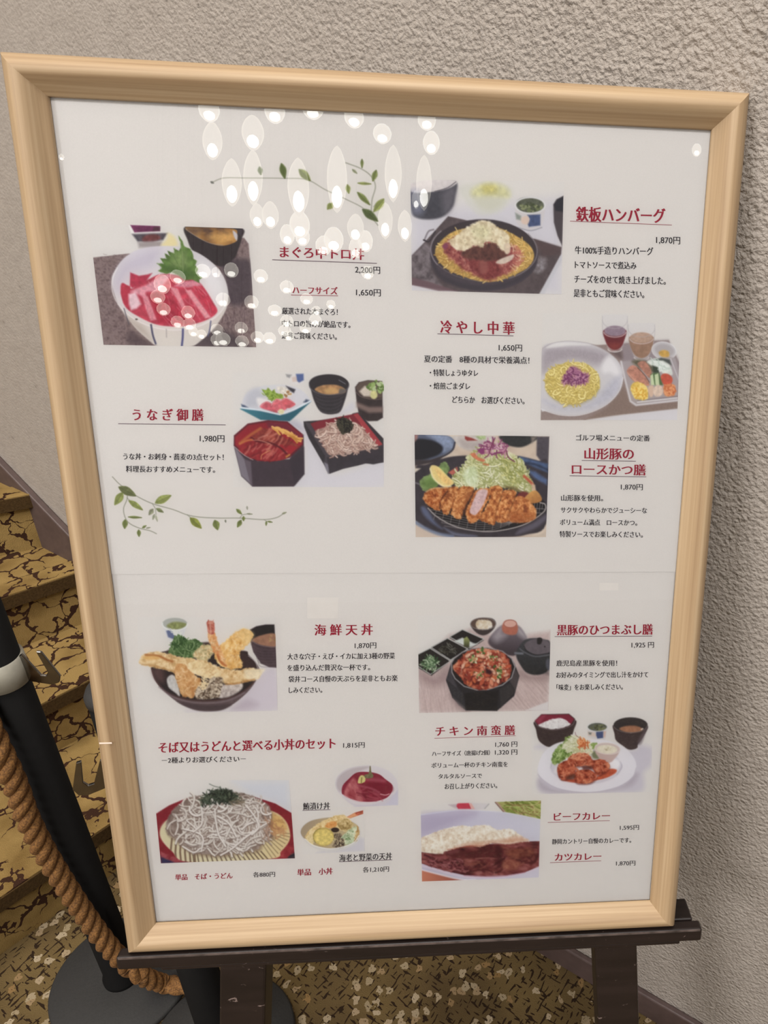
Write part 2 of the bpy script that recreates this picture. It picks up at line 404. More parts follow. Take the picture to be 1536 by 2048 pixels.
    p.line([(240, 630), (300, 665), (420, 680), (520, 730), (570, 780)], 16, (94, 26, 32), smooth=True, soft=7)
    p.line([(250, 655), (330, 658), (420, 690)], 6, (230, 170, 140), smooth=True, soft=4, al=.8)
    p.line([(140, 680), (230, 610), (330, 545)], 26, (180, 92, 52), smooth=True, soft=9)
    p.line([(135, 690), (200, 660), (250, 650)], 16, (196, 112, 60), smooth=True, soft=7)
    p.strands([(440, 530), (500, 545), (600, 570), (685, 610), (690, 680), (620, 630), (520, 590), (450, 570)], 22, 90, 14, [(214, 156, 72), (190, 128, 52), (228, 178, 96)], ang=.5, spread=.4, curl=.2, soft=3)
    p.line([(335, 830), (345, 790), (420, 750)], 8, (216, 150, 90), smooth=True, al=.8)
    p.line([(570, 810), (600, 790)], 14, (200, 140, 60), soft=6)
    p.line([(85, 715), (180, 795), (260, 838)], 6, (220, 196, 190), smooth=True, al=.7)
    p.grain()
    return p

def dish_hamburg():
    p = Pic('hamburg_skillet_photo', 815, 355, 4.8, [(28, 20), (1500, 40), (1478, 1122), (42, 1085)], seed=7)
    p.poly([(20, 400), (200, 300), (1500, 200), (1490, 1130), (20, 1100)], (200, 194, 200), soft=80, al=.9)
    # back-left bowl
    p.sp([(30, 120), (150, 60), (300, 30), (468, 40), (460, 180), (430, 290), (340, 375), (230, 402), (100, 390), (40, 330)], (74, 72, 80), soft=12, amp=.1)
    p.sp([(32, 60), (240, 20), (470, 30), (420, 95), (260, 135), (100, 150), (30, 130)], (208, 198, 196), soft=8, amp=.05)
    p.line([(260, 135), (380, 100), (465, 42)], 8, (98, 90, 96), smooth=True)
    p.sp([(330, 160), (460, 90), (440, 260), (360, 350)], (120, 112, 120), soft=36, al=.6)
    p.sp([(30, 140), (130, 150), (150, 330), (50, 340)], (150, 152, 176), soft=40, al=.6)
    # salad glass
    p.sp([(500, 110), (680, 50), (900, 60), (1010, 130), (930, 300), (780, 360), (640, 330)], (202, 198, 188), soft=22, al=.7)
    p.sp([(620, 120), (740, 55), (860, 60), (960, 110), (970, 190), (820, 190), (640, 190)], (202, 196, 140), soft=30, amp=.14, sc=40, al=.75)
    p.sp([(640, 190), (800, 190), (930, 230), (820, 320), (690, 290)], (196, 192, 172), soft=30, al=.6)
    p.sp([(720, 80), (830, 75), (850, 140), (740, 150)], (188, 174, 92), soft=26, al=.6, amp=.2)
    # printed cup
    p.poly([(1030, 255), (1045, 430), (1090, 490), (1180, 510), (1280, 490), (1305, 420), (1325, 270)], (202, 194, 194), soft=6)
    p.sp([(1040, 250), (1090, 200), (1190, 190), (1280, 215), (1310, 280), (1260, 330), (1170, 345), (1080, 320)], (92, 94, 78), soft=6, amp=.2, sc=24)
    p.dots([(1080, 260), (1200, 240), (1290, 280), (1230, 330), (1110, 310)], 40, 8, 20, [(108, 116, 74), (134, 138, 98), (72, 80, 52)])
    p.ring(1178, 268, 142, 76, 14, (212, 208, 208), soft=4)
    p.poly([(1150, 360), (1275, 355), (1275, 460), (1165, 475), (1150, 440), (1175, 400)], (72, 84, 122), soft=7, amp=.12)
    p.sp([(1090, 390), (1150, 370), (1170, 410), (1150, 450), (1100, 440)], (212, 186, 170), soft=8)
    p.poly([(1035, 340), (1090, 370), (1085, 410), (1045, 400)], (120, 128, 118), soft=10, al=.8)
    p.line([(1060, 480), (1180, 510), (1290, 480)], 10, (140, 138, 148), smooth=True, al=.7)
    # dark cup at the right
    p.poly([(1400, 260), (1430, 210), (1500, 175), (1485, 660), (1440, 560), (1405, 430)], (78, 68, 72), soft=6)
    p.poly([(1405, 260), (1440, 210), (1500, 182), (1492, 330), (1420, 320)], (46, 44, 52), soft=9)
    # wooden board
    p.poly([(40, 750), (160, 625), (390, 372), (540, 405), (1220, 590), (1478, 670), (1475, 735), (1270, 1120), (480, 1096), (40, 1030)], (92, 78, 80), soft=5, amp=.12, sc=40)
    p.tex([(40, 755), (170, 630), (240, 680), (230, 900), (330, 1050), (160, 1000), (40, 950)], [(86, 76, 80), (124, 112, 116), (146, 134, 138)], 40, 12, smooth=False, soft=16, al=.8)
    p.poly([(40, 960), (200, 1000), (480, 1090), (300, 1090), (40, 1030)], (116, 88, 94), soft=8, al=.9)
    p.poly([(1260, 1125), (1475, 740), (1480, 800), (1310, 1125)], (196, 192, 196), soft=7)
    p.tex([(1220, 780), (1320, 770), (1330, 860), (1260, 920), (1200, 880)], [(110, 98, 100), (168, 160, 164)], 30, 5, soft=20, al=.8)
    p.poly([(1220, 595), (1478, 672), (1460, 740), (1300, 760)], (92, 70, 70), soft=18, al=.7)
    p.line([(160, 605), (200, 520), (250, 500)], 16, (140, 130, 136), smooth=True)
    p.line([(155, 600), (210, 612), (265, 520)], 14, (62, 54, 60), smooth=True)
    # pan
    p.ell(735, 745, 520, 345, (78, 68, 76), soft=5, rot=.03, amp=.06)
    p.sp([(230, 760), (330, 930), (560, 1020), (800, 1030), (1060, 960), (1230, 800), (1200, 900), (1020, 1020), (800, 1080), (560, 1070), (330, 990), (235, 860)], (68, 60, 68), soft=14, al=.85)
    p.ell(735, 695, 500, 288, (66, 56, 60), soft=5, rot=.03)
    p.ring(735, 700, 512, 300, 11, (150, 140, 146), rot=.03, a0=150, a1=215, soft=4, al=.8)
    p.ring(735, 700, 510, 298, 9, (138, 128, 132), rot=.03, a0=-35, a1=60, soft=4, al=.8)
    p.ring(735, 700, 508, 296, 6, (112, 102, 108), rot=.03, a0=60, a1=150, soft=4, al=.8)
    # pasta
    pa = [(265, 700), (320, 610), (440, 520), (620, 480), (860, 480), (1060, 570), (1180, 660), (1215, 760), (1160, 860), (1040, 930), (860, 995), (700, 998), (520, 945), (380, 880), (290, 790)]
    p.sp(pa, (196, 158, 84), soft=6, amp=.22, sc=26)
    p.strands(pa, 210, 130, 9, [(222, 190, 112), (206, 170, 92), (232, 206, 134), (184, 142, 70)], ang=.6, spread=1.6, curl=.5, soft=3, shade=(150, 108, 54))
    # sauce
    sa = [(340, 660), (420, 600), (540, 560), (700, 600), (900, 600), (1060, 700), (1090, 790), (1000, 890), (880, 960), (760, 980), (640, 930), (500, 870), (400, 760)]
    p.tex(sa, [(112, 50, 54), (142, 66, 66), (168, 92, 84), (186, 126, 108)], 34, 21, soft=18, edge=26, esc=40)
    p.strands(sa, 90, 60, 8, [(176, 104, 98), (130, 52, 56), (196, 140, 124)], ang=1.2, spread=.9, curl=.4, soft=5, al=.6)
    p.sp([(335, 660), (370, 630), (390, 660), (360, 690)], (136, 66, 92), soft=10)
    p.tex([(600, 800), (800, 790), (900, 880), (800, 975), (700, 960)], [(110, 42, 46), (150, 70, 66)], 24, 3, soft=20, al=.9)
    p.sp([(690, 800), (760, 790), (770, 900), (700, 920)], (158, 92, 84), soft=16, al=.7)
    p.strands([(980, 640), (1080, 700), (1090, 800), (1000, 900), (1060, 760)], 24, 90, 9, [(216, 180, 150), (190, 110, 96)], ang=.6, spread=.6, soft=4, al=.85)
    # patty + white sauce
    p.tex([(520, 720), (600, 670), (740, 640), (850, 630), (910, 690), (960, 740), (900, 790), (760, 800), (640, 790), (540, 770)], [(80, 48, 46), (100, 60, 54), (116, 72, 60)], 30, 6, soft=12, edge=10)
    ws = [(395, 610), (470, 560), (540, 490), (660, 430), (740, 412), (820, 440), (860, 480), (940, 520), (980, 600), (975, 700), (940, 720), (890, 690), (840, 625), (740, 630), (720, 670), (640, 655), (590, 680), (520, 710), (470, 700), (430, 660), (400, 620)]
    p.tex(ws, [(188, 168, 136), (206, 188, 156), (222, 208, 180), (228, 218, 194)], 34, 31, soft=8, edge=12, esc=26, smooth=True)
    p.sp([(620, 480), (740, 460), (800, 540), (720, 600), (640, 560)], (204, 198, 160), soft=30, al=.6, amp=.12, sc=16)
    p.dots([(560, 520), (860, 500), (900, 620), (560, 640)], 26, 6, 14, [(172, 160, 122), (226, 216, 192)], al=.7, soft=4)
    p.sp([(850, 820), (880, 790), (950, 760), (1020, 740), (1000, 790), (920, 830)], (210, 192, 176), soft=7, amp=.08)
    p.sp([(930, 640), (985, 640), (980, 720), (940, 730)], (214, 194, 170), soft=8, amp=.1)
    p.grain()
    return p

def dish_cold_noodles():
    p = Pic('chilled_noodle_photo', 1075, 625, 5.297, [(52, 10), (1516, 10), (1480, 1140), (32, 1142)], seed=9)
    p.poly([(55, 380), (250, 310), (640, 345), (900, 330), (1200, 300), (1390, 292), (1515, 560), (1485, 1020), (800, 1090), (500, 1140), (32, 1142)], (150, 130, 124), soft=6, amp=.06, sc=12)
    p.poly([(880, 330), (1380, 296), (1515, 560), (1510, 700), (900, 560)], (152, 138, 144), soft=30, al=.8)
    p.poly([(740, 1000), (900, 760), (1000, 980), (1485, 930), (1485, 1022), (500, 1138)], (138, 114, 102), soft=20, al=.7, amp=.08, sc=10)
    p.poly([(1485, 1020), (900, 1085), (520, 1140), (1480, 1142)], (208, 202, 204), soft=8)
    # plate
    p.sp([(56, 380), (160, 325), (320, 305), (500, 320), (660, 372), (800, 460), (880, 560), (905, 690), (870, 820), (760, 950), (600, 1040), (420, 1088), (240, 1082), (100, 1045), (36, 1020), (40, 700)], (200, 194, 196), soft=6)
    p.sp([(60, 400), (300, 360), (560, 380), (740, 450), (640, 560), (420, 510), (200, 540), (60, 640)], (164, 152, 158), soft=50, al=.9, amp=.05, sc=14)
    p.sp([(200, 320), (400, 318), (560, 345), (330, 352), (100, 375)], (216, 210, 208), soft=14)
    p.sp([(760, 460), (860, 590), (880, 720), (780, 640), (700, 640), (680, 560)], (220, 214, 214), soft=26, al=.9)
    p.sp([(790, 720), (880, 680), (850, 840), (700, 960), (480, 1030), (200, 1020), (60, 930), (300, 1000), (560, 950)], (184, 180, 190), soft=36, al=.85, amp=.06)
    p.line([(36, 1020), (100, 1048), (240, 1086), (420, 1092), (600, 1044), (760, 954), (870, 824), (906, 690)], 7, (224, 220, 222), smooth=True, soft=5)
    p.line([(58, 378), (160, 325), (320, 303), (500, 318), (600, 342)], 5, (150, 140, 144), smooth=True, al=.7)
    nd = [(85, 660), (150, 590), (280, 540), (420, 525), (540, 555), (640, 650), (660, 760), (620, 860), (520, 930), (380, 975), (240, 950), (110, 860), (85, 760)]
    p.sp([(a * .98 + 14, b + 20) for a, b in nd], (168, 158, 140), soft=16, al=.8)
    p.sp(nd, (198, 176, 96), soft=6, amp=.2, sc=22)
    p.strands(nd, 260, 130, 10, [(226, 208, 132), (214, 194, 112), (236, 222, 156), (204, 180, 98)], ang=0, spread=3.1, curl=1.0, soft=3, shade=(168, 140, 62))
    pu = [(260, 745), (300, 650), (350, 575), (420, 580), (470, 630), (540, 670), (530, 740), (430, 765), (330, 765)]
    p.sp(pu, (150, 90, 124), soft=14, amp=.25, sc=14, al=.85)
    p.strands(pu, 90, 70, 9, [(130, 58, 106), (168, 106, 140), (196, 140, 164), (112, 50, 96)], spread=3, curl=.5, soft=3)
    # iced drinks
    def glass(cx, top, rt, cy, rb, bot, liq, col, foam):
        p.poly([(cx - rt, top), (cx + rt, top), (cx + rt * .92, liq + 60), (cx + rb, bot - 40), (cx, bot), (cx - rb, bot - 40), (cx - rt * .95, liq + 60)], (206, 200, 200), soft=8, al=.55)
        p.sp([(cx - rt * .92, liq), (cx, liq - 30), (cx + rt * .9, liq), (cx + rt * .8, bot - 150), (cx + rb * .9, bot - 60), (cx, bot - 28), (cx - rb * .9, bot - 60), (cx - rt * .84, bot - 150)], col, soft=6, amp=.1, sc=30)
        p.ell(cx, liq + 6, rt * .86, 56, foam, soft=6, amp=.08, sc=20)
        p.ring(cx, liq + 10, rt * .9, 62, 10, (206, 186, 184), a0=10, a1=170, soft=4, al=.85)
        p.ring(cx, top + 60, rt, 90, 6, (176, 168, 170), a0=0, a1=180, soft=3, al=.75)
        p.line([(cx - rt, top + 20), (cx - rt, top + 120), (cx - rt * .94, liq + 60)], 6, (170, 164, 168), smooth=True, al=.7)
        p.line([(cx + rt, top + 20), (cx + rt, top + 120), (cx + rt * .9, liq + 60)], 6, (176, 170, 174), smooth=True, al=.7)
        p.ring(cx, bot - 40, rb, 34, 10, (216, 208, 204), a0=10, a1=170, soft=5)
    p.sp([(780, 420), (870, 380), (900, 480), (860, 480)], (104, 84, 84), soft=22, al=.8)
    glass(820, 20, 132, 0, 74, 424, 190, (116, 44, 50), (150, 128, 142))
    p.poly([(745, 330), (890, 320), (850, 390), (790, 395)], (146, 62, 56), soft=24, al=.8)
    glass(1102, 110, 140, 0, 78, 512, 260, (158, 122, 100), (184, 152, 132))
    # sauce bowl
    p.ell(1340, 405, 130, 92, (196, 190, 192), soft=8, rot=.2)
    p.ell(1345, 400, 104, 66, (176, 168, 170), soft=14, rot=.2)
    p.sp([(1285, 420), (1340, 398), (1392, 420), (1385, 480), (1310, 465)], (206, 162, 78), soft=8, amp=.12)
    p.ring(1340, 405, 130, 92, 8, (224, 220, 220), rot=.2, soft=4, al=.8)
    # glass tray
    p.poly([(885, 520), (930, 700), (980, 930), (1040, 985), (1480, 940), (1515, 700), (1460, 480), (1400, 470)], (170, 158, 160), soft=10, al=.9)
    p.line([(885, 520), (930, 720), (985, 940), (1045, 982), (1490, 930)], 20, (212, 206, 208), smooth=False, soft=7, al=.9)
    p.line([(1060, 950), (1480, 905)], 12, (220, 216, 216), soft=6)
    p.line([(1060, 935), (1480, 888)], 8, (110, 98, 104), soft=6, al=.7)
    p.line([(1410, 490), (1515, 760)], 10, (208, 202, 206), soft=6, al=.8)
    p.tex([(1000, 520), (1100, 500), (1240, 560), (1250, 640), (1100, 600)], [(90, 84, 66), (130, 122, 100)], 20, 8, soft=18)
    p.sp([(945, 620), (1000, 560), (1070, 590), (1150, 690), (1185, 770), (1120, 770), (1040, 740), (980, 690)], (190, 132, 112), soft=6, amp=.16, sc=22)
    p.sp([(1060, 540), (1130, 515), (1190, 580), (1210, 660), (1180, 690), (1110, 610)], (180, 124, 104), soft=6, amp=.16, sc=22)
    p.line([(1060, 585), (1140, 670), (1185, 740)], 8, (96, 66, 56), smooth=True, al=.8)
    p.line([(955, 640), (1010, 700), (1060, 740)], 8, (208, 170, 150), smooth=True, al=.7)
    p.sp([(1160, 520), (1240, 490), (1330, 490), (1400, 560), (1430, 660), (1340, 650), (1280, 600), (1200, 560)], (214, 216, 208), soft=8, amp=.08)
    p.poly([(1215, 560), (1275, 580), (1290, 640), (1230, 640)], (62, 72, 58), soft=8)
    p.poly([(1225, 505), (1310, 480), (1400, 500), (1420, 560), (1330, 510)], (70, 76, 72), soft=8, al=.9)
    p.strands([(1180, 510), (1300, 500), (1420, 620), (1300, 600)], 20, 80, 9, [(226, 228, 222), (190, 200, 190)], ang=.6, spread=.6, soft=4)
    p.poly([(1195, 660), (1225, 640), (1250, 640), (1290, 640), (1330, 770), (1205, 770)], (86, 112, 70), soft=6)
    p.poly([(1195, 670), (1222, 650), (1240, 770), (1202, 770)], (198, 208, 168), soft=4)
    p.poly([(1240, 660), (1280, 645), (1292, 770), (1250, 770)], (196, 206, 166), soft=4)
    p.sp([(1305, 690), (1330, 650), (1390, 655), (1430, 700), (1415, 755), (1340, 765)], (204, 88, 66), soft=6, amp=.12)
    p.tex([(985, 790), (1050, 735), (1130, 760), (1170, 820), (1165, 915), (1090, 925), (1020, 900)], [(206, 168, 66), (226, 194, 98), (236, 212, 132)], 26, 9, soft=6, edge=6)
    p.strands([(1010, 820), (1100, 820), (1160, 900), (1060, 910)], 24, 60, 9, [(214, 160, 50), (238, 210, 120)], spread=2, soft=4)
    p.sp([(1170, 800), (1210, 770), (1235, 800), (1225, 880), (1190, 890)], (208, 178, 158), soft=6)
    p.sp([(1225, 820), (1270, 768), (1320, 790), (1325, 860), (1280, 892), (1240, 880)], (214, 190, 172), soft=5, amp=.1, sc=18)
    p.tex([(1335, 780), (1380, 760), (1450, 765), (1462, 850), (1430, 885), (1350, 880)], [(204, 118, 72), (220, 144, 92), (228, 168, 120)], 22, 7, soft=6, edge=6)
    p.strands([(1340, 780), (1450, 780), (1450, 870), (1350, 870)], 18, 50, 8, [(198, 104, 60), (232, 172, 120)], spread=2, soft=4, al=.8)
    p.grain()
    return p
def dish_cutlet():
    p = Pic('pork_cutlet_photo', 825, 865, 5.486, [(22, 25), (1503, 42), (1464, 1148), (35, 1148)], bg=(196, 176, 158), seed=11)
    W = [(0, 0), (1536, 0), (1536, 1179), (0, 1179)]
    p.tex(W, [(190, 166, 148), (204, 184, 166), (212, 194, 176)], 200, 3, smooth=False)
    # bowls at the back
    p.sp([(20, 25), (300, 30), (420, 50), (465, 110), (440, 180), (350, 245), (200, 300), (20, 330)], (90, 96, 118), soft=6)
    p.sp([(150, 25), (380, 40), (460, 100), (430, 180), (340, 220), (330, 150), (240, 80)], (132, 142, 166), soft=16, amp=.2, sc=50)
    p.sp([(20, 90), (180, 80), (300, 130), (330, 190), (250, 260), (20, 300)], (38, 36, 42), soft=12)
    p.line([(465, 110), (440, 190), (350, 255), (200, 310), (60, 350)], 18, (54, 52, 64), smooth=True, soft=6)
    p.poly([(20, 300), (200, 300), (330, 260), (300, 320), (140, 350), (20, 370)], (66, 56, 58), soft=14)
    p.poly([(20, 25), (60, 25), (50, 70), (25, 100)], (176, 120, 110), soft=14)
    p.sp([(460, 40), (860, 35), (900, 80), (760, 170), (640, 195), (520, 160), (470, 90)], (196, 186, 180), soft=10, amp=.06)
    p.sp([(520, 60), (640, 110), (800, 90), (760, 160), (620, 190), (530, 140)], (172, 158, 154), soft=26, al=.7)
    p.poly([(575, 40), (650, 60), (710, 88), (600, 92), (575, 70)], (150, 58, 54), soft=7, amp=.12)
    p.poly([(690, 40), (800, 36), (800, 70), (740, 84)], (166, 184, 128), soft=9, amp=.2, sc=16)
    p.sp([(970, 35), (1360, 45), (1310, 110), (1200, 160), (1080, 150), (1000, 110)], (52, 52, 52), soft=10, amp=.12)
    p.poly([(1300, 45), (1365, 50), (1310, 120)], (150, 134, 124), soft=14, al=.8)
    p.poly([(1365, 45), (1503, 45), (1490, 350), (1420, 330), (1360, 250)], (84, 76, 84), soft=10, amp=.1)
    # plate
    p.sp([(20, 420), (160, 350), (400, 270), (700, 250), (1000, 250), (1180, 262), (1380, 310), (1486, 350), (1466, 1000), (1250, 1120), (1000, 1148), (500, 1148), (250, 1090), (30, 960)], (62, 54, 60), soft=8, amp=.12, sc=60)
    p.poly([(20, 960), (180, 1070), (360, 1148), (20, 1148)], (200, 180, 164), soft=8)
    p.line([(30, 985), (140, 1050), (280, 1110), (440, 1140)], 36, (112, 124, 152), smooth=True, soft=12, al=.85)
    p.poly([(1175, 262), (1486, 345), (1484, 440), (1330, 380), (1180, 300)], (78, 98, 138), soft=14, amp=.18, sc=40)
    p.poly([(1240, 400), (1350, 430), (1480, 520), (1470, 575), (1340, 500)], (86, 104, 144), soft=16, amp=.15)
    p.line([(1200, 330), (1340, 350), (1484, 410)], 22, (40, 46, 66), smooth=True, soft=12, al=.8)
    p.sp([(95, 820), (150, 830), (250, 980), (330, 1060), (220, 1000), (120, 900)], (104, 112, 144), soft=18, al=.8)
    p.sp([(340, 1040), (480, 1100), (700, 1130), (660, 1146), (460, 1130)], (120, 124, 150), soft=14, al=.7)
    p.sp([(1180, 1060), (1340, 980), (1464, 900), (1464, 960), (1330, 1060), (1140, 1120)], (112, 104, 120), soft=18, al=.7)
    p.poly([(1330, 1148), (1464, 1090), (1464, 1148)], (196, 178, 162), soft=12)
    p.poly([(20, 390), (90, 395), (20, 445)], (206, 192, 176), soft=8)
    p.line([(25, 550), (100, 580), (140, 640)], 14, (160, 156, 160), smooth=True, soft=8, al=.6)
    # wire rack
    p.sp([(130, 700), (400, 620), (1300, 700), (1460, 790), (1440, 880), (1250, 1010), (1000, 1075), (760, 1085), (480, 1030), (270, 920)], (34, 30, 32), soft=8)
    p.line([(170, 830), (270, 925), (480, 1035), (760, 1085), (1000, 1070), (1250, 1000), (1440, 870), (1455, 790), (1400, 770)], 13, (168, 158, 154), smooth=True, soft=4)
    for k in range(6):
        p.line([(200 + k * 30, 845 + k * 36), (700 + k * 20, 960 + k * 24), (1200, 985 - k * 6)], 6, (148, 138, 136), smooth=True, soft=3, al=.8)
    for k in range(12):
        x = 260 + k * 92
        p.line([(x, 860), (x - 30, 1090 - abs(k - 6) * 22)], 6, (150, 142, 140), soft=3, al=.7)
    for k in range(4):
        p.line([(1340 + k * 30, 775), (1330 + k * 30, 930 - k * 30)], 6, (156, 148, 146), soft=3, al=.8)
    p.line([(1310, 830), (1450, 840)], 6, (150, 142, 140), soft=3)
    p.line([(1320, 880), (1430, 885)], 6, (150, 142, 140), soft=3)
    # lettuce, lemon
    p.sp([(80, 520), (160, 470), (230, 440), (300, 350), (350, 320), (400, 380), (390, 440), (300, 560), (200, 620), (130, 645), (90, 590)], (120, 142, 84), soft=6, amp=.28, sc=40, edge=12, esc=18)
    p.sp([(100, 560), (200, 500), (280, 580), (190, 620)], (98, 124, 58), soft=20, al=.7)
    p.poly([(390, 440), (490, 375), (500, 420), (440, 470)], (186, 96, 82), soft=8, amp=.1)
    # cabbage
    cab = [(430, 520), (480, 440), (560, 380), (600, 260), (680, 220), (780, 130), (900, 110), (1020, 170), (1120, 250), (1220, 320), (1260, 440), (1330, 560), (1320, 660), (1180, 640), (1000, 600), (700, 610), (500, 600)]
    p.tex(cab, [(132, 134, 72), (176, 178, 120), (204, 202, 160), (218, 212, 182)], 46, 14, soft=6, edge=18, esc=20)
    p.strands(cab, 260, 150, 11, [(218, 214, 178), (196, 194, 138), (228, 222, 202), (166, 168, 104), (210, 206, 156)], ang=1.0, spread=1.0, curl=.5, soft=4, shade=(134, 136, 82))
    p.strands([(950, 260), (1200, 330), (1280, 560), (1050, 560)], 60, 120, 9, [(160, 160, 90), (208, 200, 136), (138, 140, 72)], ang=.7, spread=.5, soft=4)
    p.tex([(560, 430), (680, 370), (720, 520), (660, 600), (580, 560)], [(196, 206, 168), (222, 226, 206)], 40, 6, soft=20, al=.7)
    p.sp([(1000, 590), (1120, 600), (1200, 650), (1090, 640)], (110, 92, 50), soft=14, al=.8)
    p.poly([(630, 235), (680, 220), (720, 270), (800, 300), (780, 325), (720, 310), (660, 270)], (204, 118, 84), soft=6, amp=.12)
    p.line([(780, 345), (830, 355)], 20, (196, 120, 76), soft=6)
    pur = [(700, 180), (780, 140), (880, 90), (980, 120), (1050, 220), (960, 240), (860, 230), (760, 220)]
    p.strands(pur, 46, 130, 12, [(160, 84, 124), (190, 130, 152), (134, 60, 102), (206, 170, 180)], ang=.4, spread=1.3, curl=.6, soft=4)
    p.sp([(722, 190), (780, 170), (790, 225), (750, 238)], (142, 58, 112), soft=8)
    p.line([(905, 60), (860, 180), (830, 250), (790, 280)], 12, (132, 64, 90), smooth=True, soft=4)
    p.line([(1030, 200), (1050, 270), (1120, 320)], 12, (120, 52, 84), smooth=True, soft=4)
    p.line([(1225, 480), (1270, 520), (1320, 570)], 30, (190, 92, 66), smooth=True, soft=8)
    p.poly([(1310, 560), (1345, 580), (1355, 640), (1310, 640)], (206, 176, 150), soft=8, amp=.1)
    p.sp([(190, 390), (220, 358), (290, 380), (380, 470), (455, 550), (400, 590), (330, 590), (250, 530), (200, 440)], (222, 198, 130), soft=5, amp=.08, sc=30)
    p.sp([(250, 400), (330, 450), (430, 550), (380, 570), (300, 500)], (226, 188, 118), soft=14, amp=.14, sc=14)
    p.line([(195, 400), (230, 500), (330, 585), (420, 590)], 18, (228, 214, 170), smooth=True, soft=6, al=.9)
    p.sp([(1150, 690), (1200, 650), (1270, 665), (1260, 740), (1180, 745)], (120, 50, 48), soft=12)
    p.sp([(1230, 720), (1300, 650), (1360, 640), (1410, 700), (1415, 750), (1350, 775), (1260, 770)], (206, 150, 82), soft=6, amp=.08, grad=(1300, 650, 1330, 770, (176, 116, 58)))
    # cutlet slices
    cols = [(136, 70, 34), (176, 100, 48), (204, 134, 72), (222, 164, 104)]
    def slab(pts, seed, light=(0, 0, 0)):
        p.tex(pts, [tuple(np.array(c) + light) for c in cols], 30, seed, soft=6, edge=10, esc=20, smooth=True, con=1.9)
        p.strands(pts, 30, 36, 8, [(226, 170, 106), (150, 80, 38), (196, 120, 58)], spread=3, curl=.4, soft=4, al=.6, inset=.15)
    slab([(115, 710), (150, 650), (230, 612), (400, 605), (390, 660), (330, 740), (300, 860), (200, 820), (130, 760)], 41, (-4, -12, -10))
    p.line([(390, 640), (330, 720), (300, 830)], 18, (86, 40, 22), smooth=True, soft=9)
    slab([(310, 760), (370, 680), (410, 600), (500, 600), (490, 690), (440, 800), (390, 900), (330, 880)], 42)
    p.line([(500, 660), (450, 790), (430, 860)], 14, (106, 52, 26), smooth=True, soft=8)
    slab([(430, 860), (460, 740), (500, 640), (540, 590), (670, 610), (640, 700), (560, 850), (530, 950), (490, 950), (425, 900)], 43)
    p.poly([(540, 940), (600, 800), (690, 640), (600, 660), (560, 800)], (150, 82, 40), soft=12, al=.7)
    slab([(585, 850), (640, 740), (700, 630), (860, 620), (840, 720), (780, 840), (720, 960), (630, 1000), (590, 930)], 44, (4, 0, 0))
    p.poly([(575, 950), (590, 830), (640, 740), (600, 760), (560, 870)], (70, 36, 24), soft=9, al=.8)
    slab([(730, 950), (800, 830), (850, 720), (860, 600), (980, 600), (960, 760), (920, 880), (900, 1015), (800, 985)], 45, (4, 2, 0))
    slab([(900, 880), (960, 760), (1000, 640), (1130, 640), (1120, 740), (1060, 860), (1050, 970), (930, 980)], 46, (6, 4, 2))
    slab([(1050, 900), (1090, 800), (1140, 700), (1240, 720), (1320, 790), (1360, 860), (1340, 950), (1210, 990), (1070, 975)], 47, (4, 2, 2))
    p.line([(975, 700), (920, 860), (905, 960)], 10, (140, 76, 34), smooth=True, soft=7, al=.8)
    p.line([(1140, 690), (1080, 830), (1055, 920)], 10, (140, 76, 34), smooth=True, soft=7, al=.8)
    p.sp([(1060, 900), (1200, 880), (1340, 900), (1330, 950), (1200, 990), (1070, 970)], (162, 84, 38), soft=22, al=.6, amp=.2, sc=16)
    p.sp([(630, 850), (680, 720), (720, 640), (790, 622), (825, 650), (790, 760), (740, 850), (690, 905), (640, 890)], (206, 176, 176), soft=7, amp=.1, sc=22)
    p.strands([(640, 850), (720, 660), (800, 650), (700, 890)], 30, 50, 8, [(220, 194, 190), (188, 152, 152)], ang=.2, spread=.6, soft=5, al=.6)
    p.line([(150, 650), (240, 612), (390, 606)], 14, (214, 178, 126), smooth=True, soft=7, al=.8)
    p.grain()
    return p

